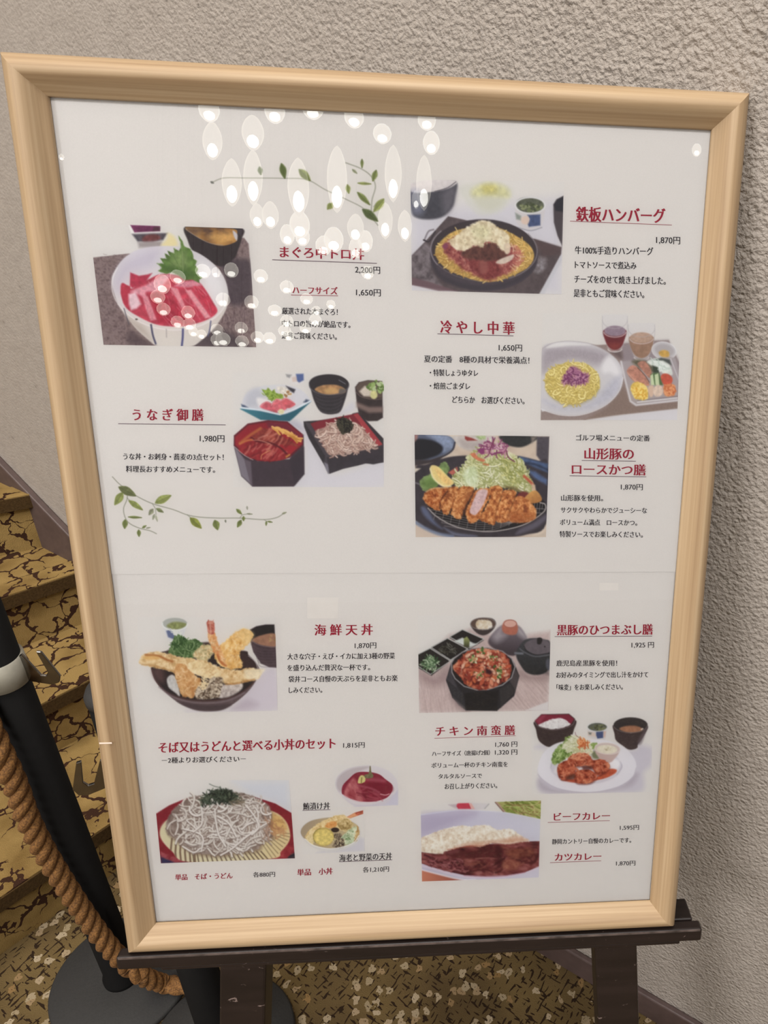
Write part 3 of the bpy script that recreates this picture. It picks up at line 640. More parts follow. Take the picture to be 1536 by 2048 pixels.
TEM = [(184, 142, 92), (206, 170, 118), (220, 192, 146), (228, 206, 168)]
def dish_tempura():
    p = Pic('tempura_bowl_photo', 270, 1230, 5.297, [(20, 25), (1480, 25), (1508, 1020), (20, 1055)], seed=13)
    p.sp([(560, 1020), (980, 1010), (1180, 760), (1300, 620), (1500, 560), (1508, 1020), (900, 1030)], (196, 184, 194), soft=60, al=.75)
    p.sp([(1020, 1000), (1180, 900), (1300, 960), (1160, 1020)], (176, 160, 170), soft=40, al=.6)
    # tea cup
    p.poly([(285, 110), (330, 240), (380, 290), (480, 280), (545, 130)], (206, 202, 204), soft=10)
    p.ell(417, 98, 132, 62, (166, 166, 160), soft=5)
    p.sp([(330, 120), (400, 80), (500, 85), (545, 110), (470, 155), (390, 155)], (134, 138, 84), soft=10, amp=.2, sc=26)
    p.ring(417, 100, 132, 68, 14, (216, 214, 210), a0=0, a1=185, soft=4)
    p.poly([(325, 175), (370, 160), (430, 230), (400, 262), (345, 240)], (96, 104, 140), soft=8)
    p.strands([(370, 160), (450, 190), (520, 220), (430, 230)], 12, 70, 10, [(216, 214, 206)], ang=.5, spread=.4)
    # right bowl
    p.poly([(1215, 160), (1280, 125), (1380, 106), (1472, 106), (1503, 565), (1420, 560), (1330, 520), (1250, 400), (1212, 260)], (76, 60, 66), soft=5, amp=.1)
    p.poly([(1222, 165), (1285, 130), (1385, 112), (1472, 110), (1482, 340), (1370, 330), (1270, 300), (1230, 250)], (42, 38, 40), soft=6)
    p.sp([(1240, 270), (1320, 225), (1478, 205), (1484, 340), (1380, 335), (1280, 305)], (158, 112, 88), soft=8, amp=.14, sc=40)
    p.dots([(1420, 230), (1478, 210), (1480, 310), (1430, 300)], 10, 8, 18, [(176, 140, 96), (140, 110, 74)], al=.7)
    p.line([(1214, 265), (1280, 310), (1370, 338), (1484, 345)], 9, (112, 94, 98), smooth=True)
    for k in range(7):
        p.line([(1225 + k * 12, 320 + k * 28), (1330, 372 + k * 30), (1490, 376 + k * 30)], 5, (98, 82, 88), smooth=True, soft=4, al=.6)
    # bowl
    p.sp([(165, 570), (210, 700), (320, 830), (460, 940), (590, 1000), (700, 1024), (850, 1024), (950, 1000), (1080, 920), (1210, 800), (1300, 660), (1308, 560), (1200, 430), (1100, 380), (330, 385), (200, 500)], (96, 78, 80), soft=5, amp=.08)
    p.sp([(440, 920), (600, 1000), (720, 1022), (860, 1020), (960, 995), (1010, 950), (800, 960), (600, 950)], (70, 56, 60), soft=16, al=.8)
    p.sp([(175, 565), (215, 690), (340, 820), (520, 890), (740, 912), (950, 890), (1130, 820), (1260, 710), (1300, 580), (1200, 440), (1100, 390), (330, 395), (220, 480)], (46, 38, 40), soft=6)
    p.line([(170, 570), (215, 700), (330, 825), (520, 895), (740, 915), (960, 892), (1130, 822), (1250, 720), (1302, 600)], 14, (74, 50, 50), smooth=True, soft=5)
    p.line([(250, 770), (380, 865), (560, 925), (760, 940), (980, 915), (1160, 830)], 14, (130, 112, 116), smooth=True, soft=8, al=.7)
    p.sp([(180, 600), (240, 560), (300, 600), (300, 720), (220, 690)], (110, 76, 74), soft=34, al=.6)
    p.sp([(1110, 400), (1200, 440), (1290, 560), (1230, 590), (1130, 540), (1090, 470)], (60, 44, 46), soft=12)
    p.line([(1200, 440), (1270, 500), (1296, 570)], 10, (176, 166, 168), smooth=True, soft=5, al=.7)
    p.sp([(330, 400), (400, 360), (700, 300), (800, 310), (790, 420), (400, 420)], (60, 46, 44), soft=12)
    # rice
    p.tex([(335, 680), (390, 640), (440, 700), (470, 860), (420, 830), (350, 770)], [(176, 172, 170), (208, 204, 200)], 24, 4, soft=8)
    p.tex([(880, 760), (1020, 740), (1130, 730), (1120, 800), (1000, 870), (880, 880)], [(158, 142, 138), (192, 178, 170), (210, 200, 194)], 26, 5, soft=10)
    # greens
    p.tex([(360, 420), (370, 330), (420, 230), (480, 220), (560, 270), (640, 260), (720, 330), (690, 400), (620, 460), (480, 450)], [(56, 84, 46), (84, 112, 66), (112, 136, 88)], 28, 6, edge=16, esc=14)
    p.strands([(380, 400), (450, 230), (600, 280), (700, 330), (600, 450)], 60, 90, 9, [(74, 104, 58), (120, 144, 96), (48, 76, 40)], spread=2, curl=.3, soft=4)
    def fry(pts, seed, cols=TEM, n=40):
        p.tex(pts, cols, 44, seed, soft=7, edge=12, esc=22, smooth=True)
        p.strands(pts, n, 44, 9, [(232, 212, 174), (196, 152, 100), (222, 190, 140)], spread=3, curl=.5, soft=5, al=.55, inset=.15)
    fry([(610, 440), (700, 330), (800, 330), (830, 400), (780, 470), (740, 500)], 71, [(150, 136, 92), (190, 172, 126), (216, 204, 164)])
    # prawn and fan
    fry([(850, 380), (930, 300), (1060, 190), (1160, 150), (1250, 200), (1230, 270), (1150, 360), (1100, 430), (1140, 560), (1000, 580), (900, 540), (840, 460)], 72, [(196, 138, 70), (216, 166, 92), (226, 186, 118), (232, 206, 152)])
    p.sp([(1060, 200), (1160, 160), (1250, 210), (1200, 300), (1100, 260)], (226, 196, 138), soft=30, al=.6, amp=.1)
    fry([(770, 190), (840, 190), (870, 280), (900, 360), (940, 470), (970, 540), (920, 540), (860, 450), (800, 340)], 73, [(204, 128, 76), (216, 154, 96), (226, 178, 124)])
    p.tex([(755, 100), (775, 70), (830, 80), (842, 160), (830, 210), (775, 200)], [(150, 64, 54), (190, 106, 88), (206, 140, 118)], 22, 8, soft=6, edge=5)
    p.line([(760, 90), (775, 60)], 10, (170, 80, 70), soft=4)
    p.line([(815, 90), (825, 62)], 10, (196, 130, 112), soft=4, al=.8)
    p.line([(790, 90), (800, 190)], 12, (206, 160, 140), soft=6, al=.8)
    p.line([(870, 430), (900, 500), (960, 545)], 20, (176, 92, 44), smooth=True, soft=9, al=.8)
    # eel fillet left
    fry([(35, 510), (80, 430), (190, 395), (330, 410), (440, 440), (620, 470), (740, 490), (900, 560), (1080, 590), (1180, 570), (1300, 580), (1340, 620), (1290, 690), (1180, 710), (1000, 740), (860, 700), (640, 640), (440, 620), (280, 580), (120, 545)], 74, n=110)
    p.line([(110, 430), (240, 440), (330, 480), (390, 498)], 22, (170, 104, 54), smooth=True, soft=9)
    p.sp([(80, 450), (200, 440), (260, 470), (140, 485)], (214, 166, 96), soft=12, al=.8)
    p.line([(70, 530), (200, 545), (330, 585), (420, 610)], 14, (178, 130, 74), smooth=True, soft=10, al=.8)
    p.sp([(1150, 590), (1300, 580), (1370, 585), (1330, 640), (1290, 690), (1200, 690)], (224, 208, 178), soft=14, al=.85, amp=.1)
    p.line([(960, 740), (1080, 730), (1260, 690)], 16, (186, 128, 66), smooth=True, soft=9, al=.8)
    # squid triangle
    fry([(430, 540), (520, 530), (620, 640), (690, 690), (680, 780), (620, 880), (560, 880), (490, 860), (450, 760), (415, 640)], 75, [(176, 118, 66), (202, 150, 94), (214, 174, 124)])
    fry([(560, 520), (700, 500), (840, 560), (900, 640), (800, 680), (680, 650), (580, 600)], 76, [(206, 176, 126), (222, 200, 156), (230, 214, 180)])
    # mushroom
    p.tex([(640, 800), (700, 740), (800, 680), (880, 660), (930, 700), (900, 820), (880, 880), (760, 895), (640, 885)], [(84, 68, 54), (132, 112, 94), (178, 160, 140), (206, 190, 168)], 24, 9, soft=8, edge=12, con=2.2)
    p.strands([(660, 790), (840, 700), (900, 780), (860, 880), (660, 880)], 50, 40, 9, [(196, 180, 160), (84, 66, 54), (160, 140, 120)], spread=3, curl=.6, soft=4)
    p.strands([(700, 690), (780, 650), (760, 760), (700, 800)], 18, 60, 9, [(226, 204, 160)], spread=1.5, soft=4)
    p.grain()
    return p

def dish_pork_bowl():
    p = Pic('pork_bowl_photo', 830, 1225, 5.486, [(30, 40), (1494, 30), (1465, 1082), (45, 1108)], seed=15)
    table = [(30, 480), (200, 420), (380, 250), (620, 180), (830, 240), (1220, 250), (1490, 210), (1465, 1085), (45, 1110)]
    p.poly(table, (190, 168, 164), soft=30, amp=.05, sc=16)
    p.strands([(50, 640), (380, 640), (480, 1090), (60, 1100)], 120, 160, 7, [(176, 152, 150), (204, 184, 180)], ang=1.45, spread=.06, curl=.03, soft=4, al=.5)
    p.strands([(1060, 620), (1440, 720), (1460, 1060), (1000, 1080)], 120, 180, 7, [(172, 148, 144), (204, 184, 178)], ang=.9, spread=.06, curl=.03, soft=4, al=.5)
    p.sp([(40, 620), (200, 700), (360, 600), (380, 740), (250, 820), (60, 760)], (150, 124, 124), soft=50, al=.6)
    p.sp([(380, 900), (600, 1050), (560, 1095), (460, 1040)], (140, 116, 116), soft=30, al=.6)
    p.sp([(1120, 620), (1300, 690), (1460, 640), (1470, 760), (1260, 760), (1140, 720)], (150, 124, 122), soft=36, al=.6)
    p.poly([(1210, 1080), (1330, 1030), (1465, 980), (1465, 1085)], (206, 198, 196), soft=8)
    p.poly([(1270, 640), (1470, 650), (1470, 690)], (60, 54, 58), soft=20, al=.5)
    # pickles bowl
    p.sp([(610, 125), (680, 75), (760, 62), (850, 72), (888, 120), (860, 190), (800, 240), (740, 255), (680, 230), (630, 180)], (66, 56, 56), soft=6)
    p.ell(748, 128, 138, 66, (92, 72, 64), soft=6)
    p.ring(748, 128, 138, 66, 8, (132, 122, 120), soft=3, al=.8)
    p.tex([(665, 150), (680, 95), (740, 80), (820, 95), (850, 160), (780, 190), (700, 185)], [(196, 172, 140), (214, 200, 180), (224, 216, 206)], 34, 4, soft=7, edge=7)
    # upside bowl
    p.sp([(805, 340), (840, 250), (960, 140), (1120, 140), (1210, 240), (1225, 330), (1140, 440), (1060, 480), (900, 420)], (116, 104, 112), soft=10, grad=(1000, 180, 980, 440, (70, 60, 66)))
    p.sp([(850, 260), (960, 150), (960, 220), (1000, 260), (900, 330)], (190, 180, 184), soft=40, al=.6)
    p.sp([(1120, 150), (1210, 230), (1220, 300), (1130, 240)], (196, 188, 190), soft=30, al=.6)
    p.sp([(955, 160), (985, 100), (1040, 88), (1100, 105), (1130, 170), (1110, 240), (1040, 250), (970, 220)], (178, 104, 84), soft=9, amp=.08)
    p.ell(1045, 128, 70, 42, (206, 160, 146), soft=6)
    p.ring(1045, 128, 70, 42, 8, (160, 92, 78), soft=4)
    # teapot
    p.sp([(1130, 400), (1200, 310), (1300, 285), (1420, 300), (1486, 345), (1475, 600), (1420, 670), (1320, 690), (1220, 660), (1150, 570), (1110, 480)], (66, 66, 70), soft=8, amp=.08, grad=(1300, 320, 1320, 680, (46, 46, 48)))
    p.sp([(1195, 380), (1240, 320), (1330, 290), (1440, 310), (1486, 360), (1475, 440), (1380, 470), (1280, 450)], (102, 92, 98), soft=8, amp=.06)
    p.line([(1195, 370), (1230, 430), (1330, 470), (1475, 450)], 9, (46, 44, 48), smooth=True, soft=4)
    p.line([(1150, 400), (1200, 440), (1320, 486), (1475, 470)], 14, (104, 104, 110), smooth=True, soft=6, al=.8)
    p.sp([(1340, 310), (1345, 285), (1380, 280), (1398, 305), (1380, 350), (1345, 350)], (44, 40, 42), soft=6)
    p.ell(1425, 380, 8, 8, (40, 36, 38))
    p.line([(1100, 450), (1180, 455)], 22, (116, 118, 126), soft=8)
    p.sp([(1440, 530), (1475, 520), (1475, 640), (1440, 600)], (80, 80, 90), soft=10)
    # three-section dish
    for q, c in (([(30, 465), (165, 395), (380, 530), (180, 685), (30, 595)], 0), ([(175, 385), (355, 285), (575, 405), (390, 520)], 1), ([(380, 270), (520, 190), (755, 295), (690, 340), (590, 395)], 2)):
        p.poly([(a, b + 14) for a, b in q], (58, 52, 52), soft=6)
        p.poly(q, (44, 40, 40), soft=4)
    for q in ([(30, 465), (165, 398), (385, 535)], [(30, 592), (170, 684), (385, 540), (575, 405)], [(178, 388), (355, 288), (580, 405), (390, 525), (178, 388)], [(380, 272), (520, 192), (755, 296), (600, 395), (380, 272)]):
        p.line(q, 9, (184, 182, 178), soft=3)
    p.poly([(430, 320), (520, 280), (640, 340), (690, 350), (590, 390), (500, 350)], (206, 208, 204), soft=8)
    p.poly([(535, 290), (570, 268), (600, 310), (595, 390), (535, 380)], (152, 158, 92), soft=6, grad=(560, 280, 560, 385, (62, 62, 44)))
    p.strands([(250, 420), (350, 350), (470, 400), (400, 480), (300, 460)], 60, 60, 8, [(70, 66, 58), (110, 108, 98), (36, 34, 32)], spread=3, curl=.5, soft=4)
    p.strands([(70, 580), (150, 480), (240, 500), (270, 600), (190, 650)], 60, 70, 11, [(80, 108, 74), (136, 158, 120), (56, 82, 52), (176, 190, 160)], spread=1.5, ang=-.6, curl=.3, soft=4)
    # bowl
    p.poly([(395, 560), (340, 750), (410, 940), (560, 1080), (900, 1085), (1090, 920), (1145, 700), (1090, 560), (1000, 450), (800, 390), (600, 400), (480, 470)], (46, 44, 48), soft=5)
    for q, c in (([(395, 600), (345, 740), (480, 860), (420, 720)], (70, 66, 72)), ([(350, 760), (420, 930), (560, 1070), (520, 880)], (56, 54, 58)), ([(1095, 620), (1145, 700), (1100, 860), (1040, 760)], (76, 68, 70)), ([(1040, 780), (1100, 870), (940, 1050), (930, 850)], (58, 54, 56)), ([(560, 1075), (540, 890), (920, 860), (900, 1080)], (38, 36, 38)), ([(415, 930), (540, 1040), (560, 1080), (480, 1020)], (92, 84, 86))):
        p.poly(q, c, soft=10, amp=.08)
    rim = [(400, 560), (430, 510), (520, 440), (640, 400), (800, 392), (960, 430), (1060, 510), (1098, 600), (1060, 720), (960, 800), (800, 850), (680, 855), (540, 815), (440, 730), (405, 660)]
    p.poly(rim, (40, 36, 38), soft=4)
    p.line(rim + rim[:1], 12, (150, 146, 148), soft=4)
    pk = [(415, 610), (480, 520), (560, 440), (680, 400), (820, 410), (980, 450), (1040, 540), (1060, 640), (1020, 740), (920, 800), (800, 850), (680, 850), (560, 800), (500, 720)]
    p.tex(pk, [(96, 36, 32), (160, 66, 48), (190, 98, 70), (210, 140, 108)], 46, 19, soft=6, edge=10, con=2.0)
    for i, c in enumerate(p._pick(_cr(pk), 90)):
        c = c + (np.array([745, 630]) - c) * .12
        r = p.rng.uniform(22, 46)
        col = [(184, 84, 58), (206, 130, 98), (214, 160, 130), (150, 56, 44), (196, 100, 62), (220, 176, 146)][p.rng.randint(6)]
        a = p.rng.uniform(0, 3)
        p.ell(c[0] + 4, c[1] + 9, r, r * .55, (84, 32, 30), rot=a, soft=8, al=.6)
        p.ell(c[0], c[1], r, r * .5, col, rot=a, soft=6, amp=.16, sc=16)
        if i % 3 == 0:
            p.ring(c[0], c[1], r * .9, r * .45, 5, (228, 180, 146), rot=a, a0=180, a1=300, soft=3, al=.8)
    p.poly([(770, 610), (850, 650), (830, 690), (780, 670)], (60, 30, 36), soft=12)
    for cx, cy in ((610, 500), (640, 530), (720, 430), (870, 500), (900, 630), (905, 680), (700, 680)):
        p.dots([(cx - 45, cy - 30), (cx + 45, cy - 30), (cx + 40, cy + 30), (cx - 40, cy + 30)], 9, 8, 18, [(98, 124, 62), (150, 166, 104), (70, 98, 46), (206, 208, 170)], soft=4)
    p.dots([(880, 560), (1000, 560), (1010, 640), (900, 630)], 22, 4, 8, [(222, 196, 160), (206, 170, 130)])
    p.dots([(580, 470), (900, 430), (880, 560), (600, 560)], 26, 8, 16, [(226, 196, 166), (206, 150, 110)], soft=5, al=.8)
    p.grain()
    return p
def dish_chicken():
    p = Pic('fried_chicken_photo', 1060, 1420, 6.144, [(20, 15), (1512, 15), (1490, 1015), (20, 1040)], seed=17)
    p.sp([(120, 480), (200, 460), (100, 860), (190, 1030), (800, 1024), (1360, 1010), (1400, 780), (1490, 680), (1500, 480), (1330, 440), (1200, 500)], (192, 184, 194), soft=40, al=.85)
    p.sp([(110, 860), (300, 980), (700, 1020), (1100, 950), (1280, 790), (1330, 820), (1200, 960), (700, 1030), (180, 1010)], (170, 158, 168), soft=34, al=.7)
    # rice bowl
    p.sp([(58, 150), (75, 250), (100, 360), (150, 420), (240, 460), (380, 420), (500, 340), (540, 250), (558, 130), (300, 200)], (64, 50, 50), soft=5, amp=.08)
    p.poly([(58, 140), (140, 58), (480, 52), (556, 115), (540, 180), (440, 225), (300, 245), (160, 225), (80, 185)], (64, 46, 48), soft=5)
    p.poly([(66, 135), (145, 66), (478, 60), (545, 118), (500, 185), (400, 215), (180, 215), (90, 180)], (128, 36, 56), soft=5)
    p.poly([(66, 138), (145, 66), (200, 64), (120, 180)], (152, 56, 76), soft=16, al=.8)
    p.tex([(105, 190), (200, 145), (300, 110), (400, 110), (470, 150), (495, 185), (400, 225), (280, 242), (170, 222)], [(196, 188, 188), (216, 210, 208), (224, 220, 218)], 22, 6, soft=6, edge=6)
    p.line([(58, 150), (100, 205), (200, 240), (300, 250), (420, 232), (520, 190), (556, 130)], 8, (120, 100, 104), smooth=True, soft=4, al=.8)
    # small cup
    p.poly([(705, 215), (715, 335), (830, 375), (925, 370), (955, 225)], (202, 196, 196), soft=6)
    p.sp([(710, 210), (760, 165), (850, 158), (930, 180), (950, 220), (900, 258), (820, 268), (740, 250)], (96, 98, 88), soft=6, amp=.1)
    p.dots([(750, 220), (820, 190), (920, 195), (920, 235), (830, 252)], 24, 8, 20, [(94, 98, 64), (74, 76, 54), (120, 122, 84)])
    p.ring(830, 215, 124, 56, 13, (206, 202, 200), soft=4)
    p.poly([(815, 275), (905, 268), (900, 350), (830, 358), (812, 320)], (70, 82, 122), soft=7)
    p.poly([(710, 270), (800, 285), (820, 340), (715, 320)], (206, 186, 172), soft=9)
    p.poly([(720, 280), (760, 285), (750, 310), (725, 305)], (110, 112, 108), soft=8)
    p.poly([(905, 270), (935, 268), (925, 340), (905, 345)], (206, 172, 156), soft=8)
    # soup bowl
    p.sp([(1030, 190), (1040, 300), (1060, 380), (1150, 450), (1210, 490), (1270, 492), (1320, 470), (1330, 430), (1400, 330), (1448, 200), (1240, 290)], (70, 56, 56), soft=5, amp=.08)
    p.ell(1238, 190, 210, 94, (56, 50, 50), soft=5)
    p.sp([(1100, 240), (1170, 205), (1300, 200), (1390, 240), (1340, 275), (1200, 282)], (166, 112, 82), soft=10, amp=.14, sc=34)
    p.line([(1370, 245), (1388, 235)], 14, (226, 214, 200), soft=5)
    p.ring(1238, 192, 208, 92, 8, (116, 104, 104), a0=10, a1=170, soft=3, al=.8)
    p.sp([(1350, 350), (1420, 240), (1440, 210), (1380, 400), (1330, 430)], (104, 90, 96), soft=16, al=.7)
    # plate
    p.sp([(95, 740), (150, 560), (260, 450), (420, 390), (700, 365), (960, 385), (1150, 460), (1270, 580), (1308, 700), (1260, 830), (1100, 940), (850, 1005), (600, 1012), (330, 960), (160, 860)], (214, 208, 212), soft=6)
    p.line([(100, 800), (160, 866), (330, 966), (600, 1016), (850, 1008), (1100, 944), (1260, 836), (1306, 720)], 10, (180, 170, 180), smooth=True, soft=6, al=.7)
    p.sp([(250, 720), (280, 620), (400, 520), (700, 470), (1000, 540), (1110, 640), (1130, 720), (1060, 820), (900, 890), (700, 920), (480, 890), (310, 810)], (196, 190, 198), soft=12)
    p.sp([(300, 740), (500, 560), (900, 560), (1090, 660), (1040, 790), (850, 870), (560, 880), (350, 810)], (212, 206, 208), soft=20)
    p.line([(255, 720), (280, 630), (330, 570)], 8, (176, 168, 178), smooth=True, soft=5, al=.8)
    p.line([(1110, 640), (1130, 710), (1070, 800)], 10, (172, 164, 174), smooth=True, soft=6, al=.8)
    p.sp([(960, 600), (1090, 620), (1100, 700), (1020, 720)], (226, 222, 224), soft=20, al=.8)
    # salad
    p.tex([(280, 560), (330, 470), (420, 400), (440, 340), (520, 330), (600, 400), (560, 520), (440, 600), (310, 680), (270, 640)], [(84, 108, 46), (120, 144, 70), (160, 176, 110)], 34, 4, edge=14, soft=7)
    p.strands([(290, 560), (420, 440), (520, 520), (330, 640)], 44, 70, 12, [(132, 158, 84), (84, 112, 46), (176, 190, 130)], spread=2, curl=.5, soft=5)
    p.tex([(740, 420), (820, 410), (830, 440), (780, 490), (750, 480)], [(104, 132, 56), (150, 170, 96)], 24, 5, soft=8, edge=6)
    p.sp([(760, 540), (820, 500), (860, 600), (780, 600)], (92, 100, 60), soft=16, al=.8)
    cb = [(390, 460), (470, 370), (560, 320), (640, 360), (740, 420), (770, 520), (700, 560), (560, 530), (440, 500)]
    p.tex(cb, [(186, 186, 146), (212, 208, 182), (224, 220, 204)], 34, 6, edge=10, soft=7)
    p.strands(cb, 70, 110, 9, [(226, 222, 206), (196, 196, 150), (212, 210, 180)], spread=1.6, curl=.6, soft=4, shade=(160, 158, 116))
    p.strands([(590, 400), (650, 350), (720, 400), (720, 450), (620, 470)], 40, 70, 11, [(206, 118, 66), (190, 92, 50), (222, 150, 100)], ang=1.2, spread=.9, soft=4)
    p.line([(555, 280), (570, 320), (620, 355)], 6, (130, 84, 96), smooth=True, soft=3)
    # tartar pot
    p.poly([(790, 480), (810, 540), (880, 640), (960, 665), (1010, 640), (1080, 560), (1108, 500)], (190, 164, 158), soft=8)
    p.ell(952, 480, 158, 72, (198, 178, 172), soft=6, rot=.08)
    p.ell(948, 490, 126, 54, (214, 204, 184), soft=7, rot=.06, amp=.05, sc=24)
    p.dots([(900, 480), (960, 465), (1010, 490), (950, 505)], 12, 6, 14, [(172, 158, 130), (196, 184, 156)], soft=4)
    p.ring(952, 480, 156, 70, 8, (216, 204, 198), rot=.08, soft=4, al=.8)
    # chicken
    def lump(pts, seed):
        p.sp([(a + 4, b + 14) for a, b in pts], (96, 36, 30), soft=14, al=.7)
        p.tex(pts, [(112, 40, 28), (160, 68, 46), (190, 94, 64), (212, 134, 96)], 46, seed, soft=6, edge=10, con=1.8)
        p.strands(pts, 18, 50, 10, [(216, 140, 104), (140, 54, 38), (196, 100, 70)], spread=3, curl=.6, soft=6, al=.6, inset=.2)
    p.sp([(380, 860), (560, 900), (760, 880), (960, 830), (1060, 760), (1050, 735), (960, 740), (840, 820), (700, 850)], (178, 74, 50), soft=8, amp=.12)
    p.sp([(780, 860), (880, 800), (980, 735), (1060, 745), (1040, 790), (900, 850)], (190, 82, 52), soft=8, amp=.14)
    lump([(760, 640), (860, 610), (960, 650), (975, 720), (900, 790), (820, 800), (770, 720)], 51)
    lump([(470, 600), (560, 540), (700, 540), (770, 620), (780, 700), (680, 690), (560, 700), (480, 670)], 52)
    lump([(340, 700), (400, 650), (480, 620), (560, 700), (550, 790), (470, 850), (390, 860), (345, 800)], 53)
    lump([(550, 790), (620, 740), (720, 740), (800, 780), (820, 840), (750, 900), (640, 912), (560, 890)], 54)
    p.poly([(640, 700), (760, 690), (770, 740), (650, 740)], (84, 32, 28), soft=14, al=.8)
    p.sp([(440, 830), (540, 790), (550, 850), (480, 860)], (90, 46, 36), soft=12, al=.8)
    p.line([(490, 720), (560, 725), (600, 760)], 26, (196, 106, 74), smooth=True, soft=9)
    p.strands([(480, 580), (600, 520), (740, 570), (640, 640)], 16, 60, 12, [(222, 160, 122)], spread=1, soft=7, al=.6)
    p.grain()
    return p

def dish_curry():
    p = Pic('beef_curry_photo', 835, 1595, 6.024, [(36, 75), (1490, 42), (1462, 972), (52, 1020)], seed=19)
    p.poly([(365, 90), (620, 68), (860, 80), (800, 150), (480, 155)], (202, 194, 194), soft=9)
    p.poly([(370, 95), (480, 84), (480, 140), (440, 130)], (186, 170, 172), soft=9)
    p.poly([(480, 82), (500, 76), (620, 74), (650, 145), (490, 145), (468, 110)], (196, 56, 76), soft=6, amp=.08)
    p.poly([(620, 74), (650, 80), (690, 145), (650, 145)], (214, 160, 150), soft=8)
    p.line([(860, 85), (810, 140)], 9, (160, 156, 156), soft=5)
    p.tex([(935, 62), (1490, 42), (1482, 268), (1300, 230), (1040, 180)], [(96, 108, 40), (130, 140, 60), (166, 166, 96), (150, 124, 76)], 60, 7, smooth=False, soft=5, sx=2, rot=.5)
    p.strands([(1050, 80), (1470, 60), (1480, 240), (1200, 190)], 50, 170, 9, [(176, 184, 100), (104, 122, 44), (190, 180, 120), (140, 110, 66)], ang=.2, spread=.9, curl=.3, soft=5)
    p.poly([(935, 64), (965, 62), (1065, 182), (1035, 182)], (176, 140, 124), soft=6)
    p.line([(936, 66), (1040, 184)], 8, (104, 72, 66), soft=4)
    plate = [(36, 215), (200, 180), (480, 156), (760, 165), (1060, 185), (1300, 230), (1482, 270), (1470, 560), (1464, 965), (1000, 990), (560, 1002), (52, 880)]
    p.poly(plate, (186, 178, 196), soft=5, grad=(40, 300, 1480, 400, (198, 194, 204)))
    p.sp([(36, 230), (300, 200), (700, 190), (500, 300), (260, 400), (40, 460)], (172, 160, 182), soft=60, al=.8)
    p.line([(40, 215), (480, 160), (760, 168), (1060, 190), (1300, 234), (1480, 272)], 12, (206, 202, 212), smooth=True, soft=6, al=.8)
    p.poly([(50, 880), (240, 930), (500, 990), (560, 1004), (52, 1022)], (196, 120, 92), soft=6, grad=(60, 900, 500, 1010, (150, 74, 62)))
    cur = [(48, 670), (200, 680), (340, 640), (600, 590), (860, 570), (1100, 565), (1260, 540), (1470, 535), (1462, 840), (1300, 905), (1060, 945), (820, 955), (560, 940), (330, 890), (160, 840), (50, 800)]
    p.poly(cur, (98, 36, 42), soft=5)
    p.tex(cur, [(64, 22, 28), (98, 38, 42), (126, 58, 58), (160, 92, 88)], 70, 23, soft=5, smooth=False, sx=2.0, rot=.1, con=1.7)
    p.strands([(60, 690), (300, 720), (560, 760), (620, 930), (340, 880), (60, 790)], 90, 90, 13, [(170, 104, 104), (140, 70, 74), (72, 24, 32), (92, 34, 42)], ang=.3, spread=.5, curl=.4, soft=7, al=.75)
    p.strands([(600, 640), (1400, 600), (1440, 820), (700, 920)], 70, 130, 18, [(118, 48, 46), (72, 24, 28), (140, 74, 62)], ang=-.15, spread=.4, curl=.3, soft=10, al=.6)
    p.sp([(330, 680), (380, 630), (470, 620), (540, 650), (700, 660), (760, 620), (860, 580), (1000, 600), (1020, 700), (860, 740), (640, 740), (420, 730)], (84, 30, 34), soft=16, al=.8, amp=.16, sc=40)
    p.sp([(340, 670), (390, 635), (470, 625), (500, 660), (400, 690)], (122, 60, 64), soft=16, al=.7)
    p.line([(700, 745), (840, 735), (960, 745)], 12, (156, 88, 84), smooth=True, soft=7, al=.8)
    p.tex([(1010, 790), (1120, 750), (1240, 790), (1180, 870), (1040, 870)], [(128, 60, 50), (176, 108, 84)], 40, 4, soft=18, al=.85)
    p.tex([(1060, 650), (1200, 620), (1400, 640), (1400, 710), (1200, 730), (1080, 710)], [(104, 44, 38), (150, 84, 62)], 50, 5, soft=22, al=.8)
    p.sp([(960, 620), (1020, 640), (1020, 830), (940, 830)], (64, 20, 28), soft=30, al=.5)
    rice = [(48, 500), (150, 450), (340, 380), (520, 345), (640, 355), (740, 340), (860, 345), (960, 395), (1120, 385), (1220, 450), (1350, 530), (1260, 545), (1100, 570), (900, 560), (760, 600), (600, 585), (460, 620), (330, 660), (280, 688), (50, 660)]
    p.tex(rice, [(196, 172, 150), (212, 196, 176), (222, 212, 198), (228, 222, 212)], 36, 29, soft=6, edge=9, esc=16)
    p.dots([(60, 520), (340, 400), (740, 360), (1100, 420), (1200, 500), (760, 540), (340, 600), (70, 640)], 260, 6, 12, [(226, 218, 206), (196, 178, 158), (214, 202, 184)], soft=4, al=.55, asp=.55)
    p.sp([(500, 600), (760, 590), (860, 550), (1100, 560), (1260, 535), (1330, 525), (1200, 480), (1000, 520), (800, 540), (600, 560), (460, 600)], (196, 136, 104), soft=26, al=.65)
    p.line([(360, 635), (500, 615), (640, 590), (780, 590), (860, 562)], 10, (176, 84, 58), smooth=True, soft=9, al=.7)
    p.line([(900, 555), (1080, 575), (1250, 545)], 9, (140, 70, 58), smooth=True, soft=8, al=.7)
    p.line([(50, 670), (200, 690), (290, 690)], 10, (96, 46, 44), smooth=True, soft=6, al=.8)
    p.line([(60, 830), (200, 868), (360, 915), (560, 960), (800, 975), (1060, 965), (1300, 920), (1464, 850)], 22, (206, 190, 204), smooth=True, soft=8)
    p.line([(560, 948), (820, 962), (1060, 952), (1300, 910)], 7, (176, 96, 116), smooth=True, soft=4, al=.8)
    p.line([(52, 880), (240, 930), (500, 992), (700, 1000)], 14, (222, 214, 220), smooth=True, soft=7, al=.9)
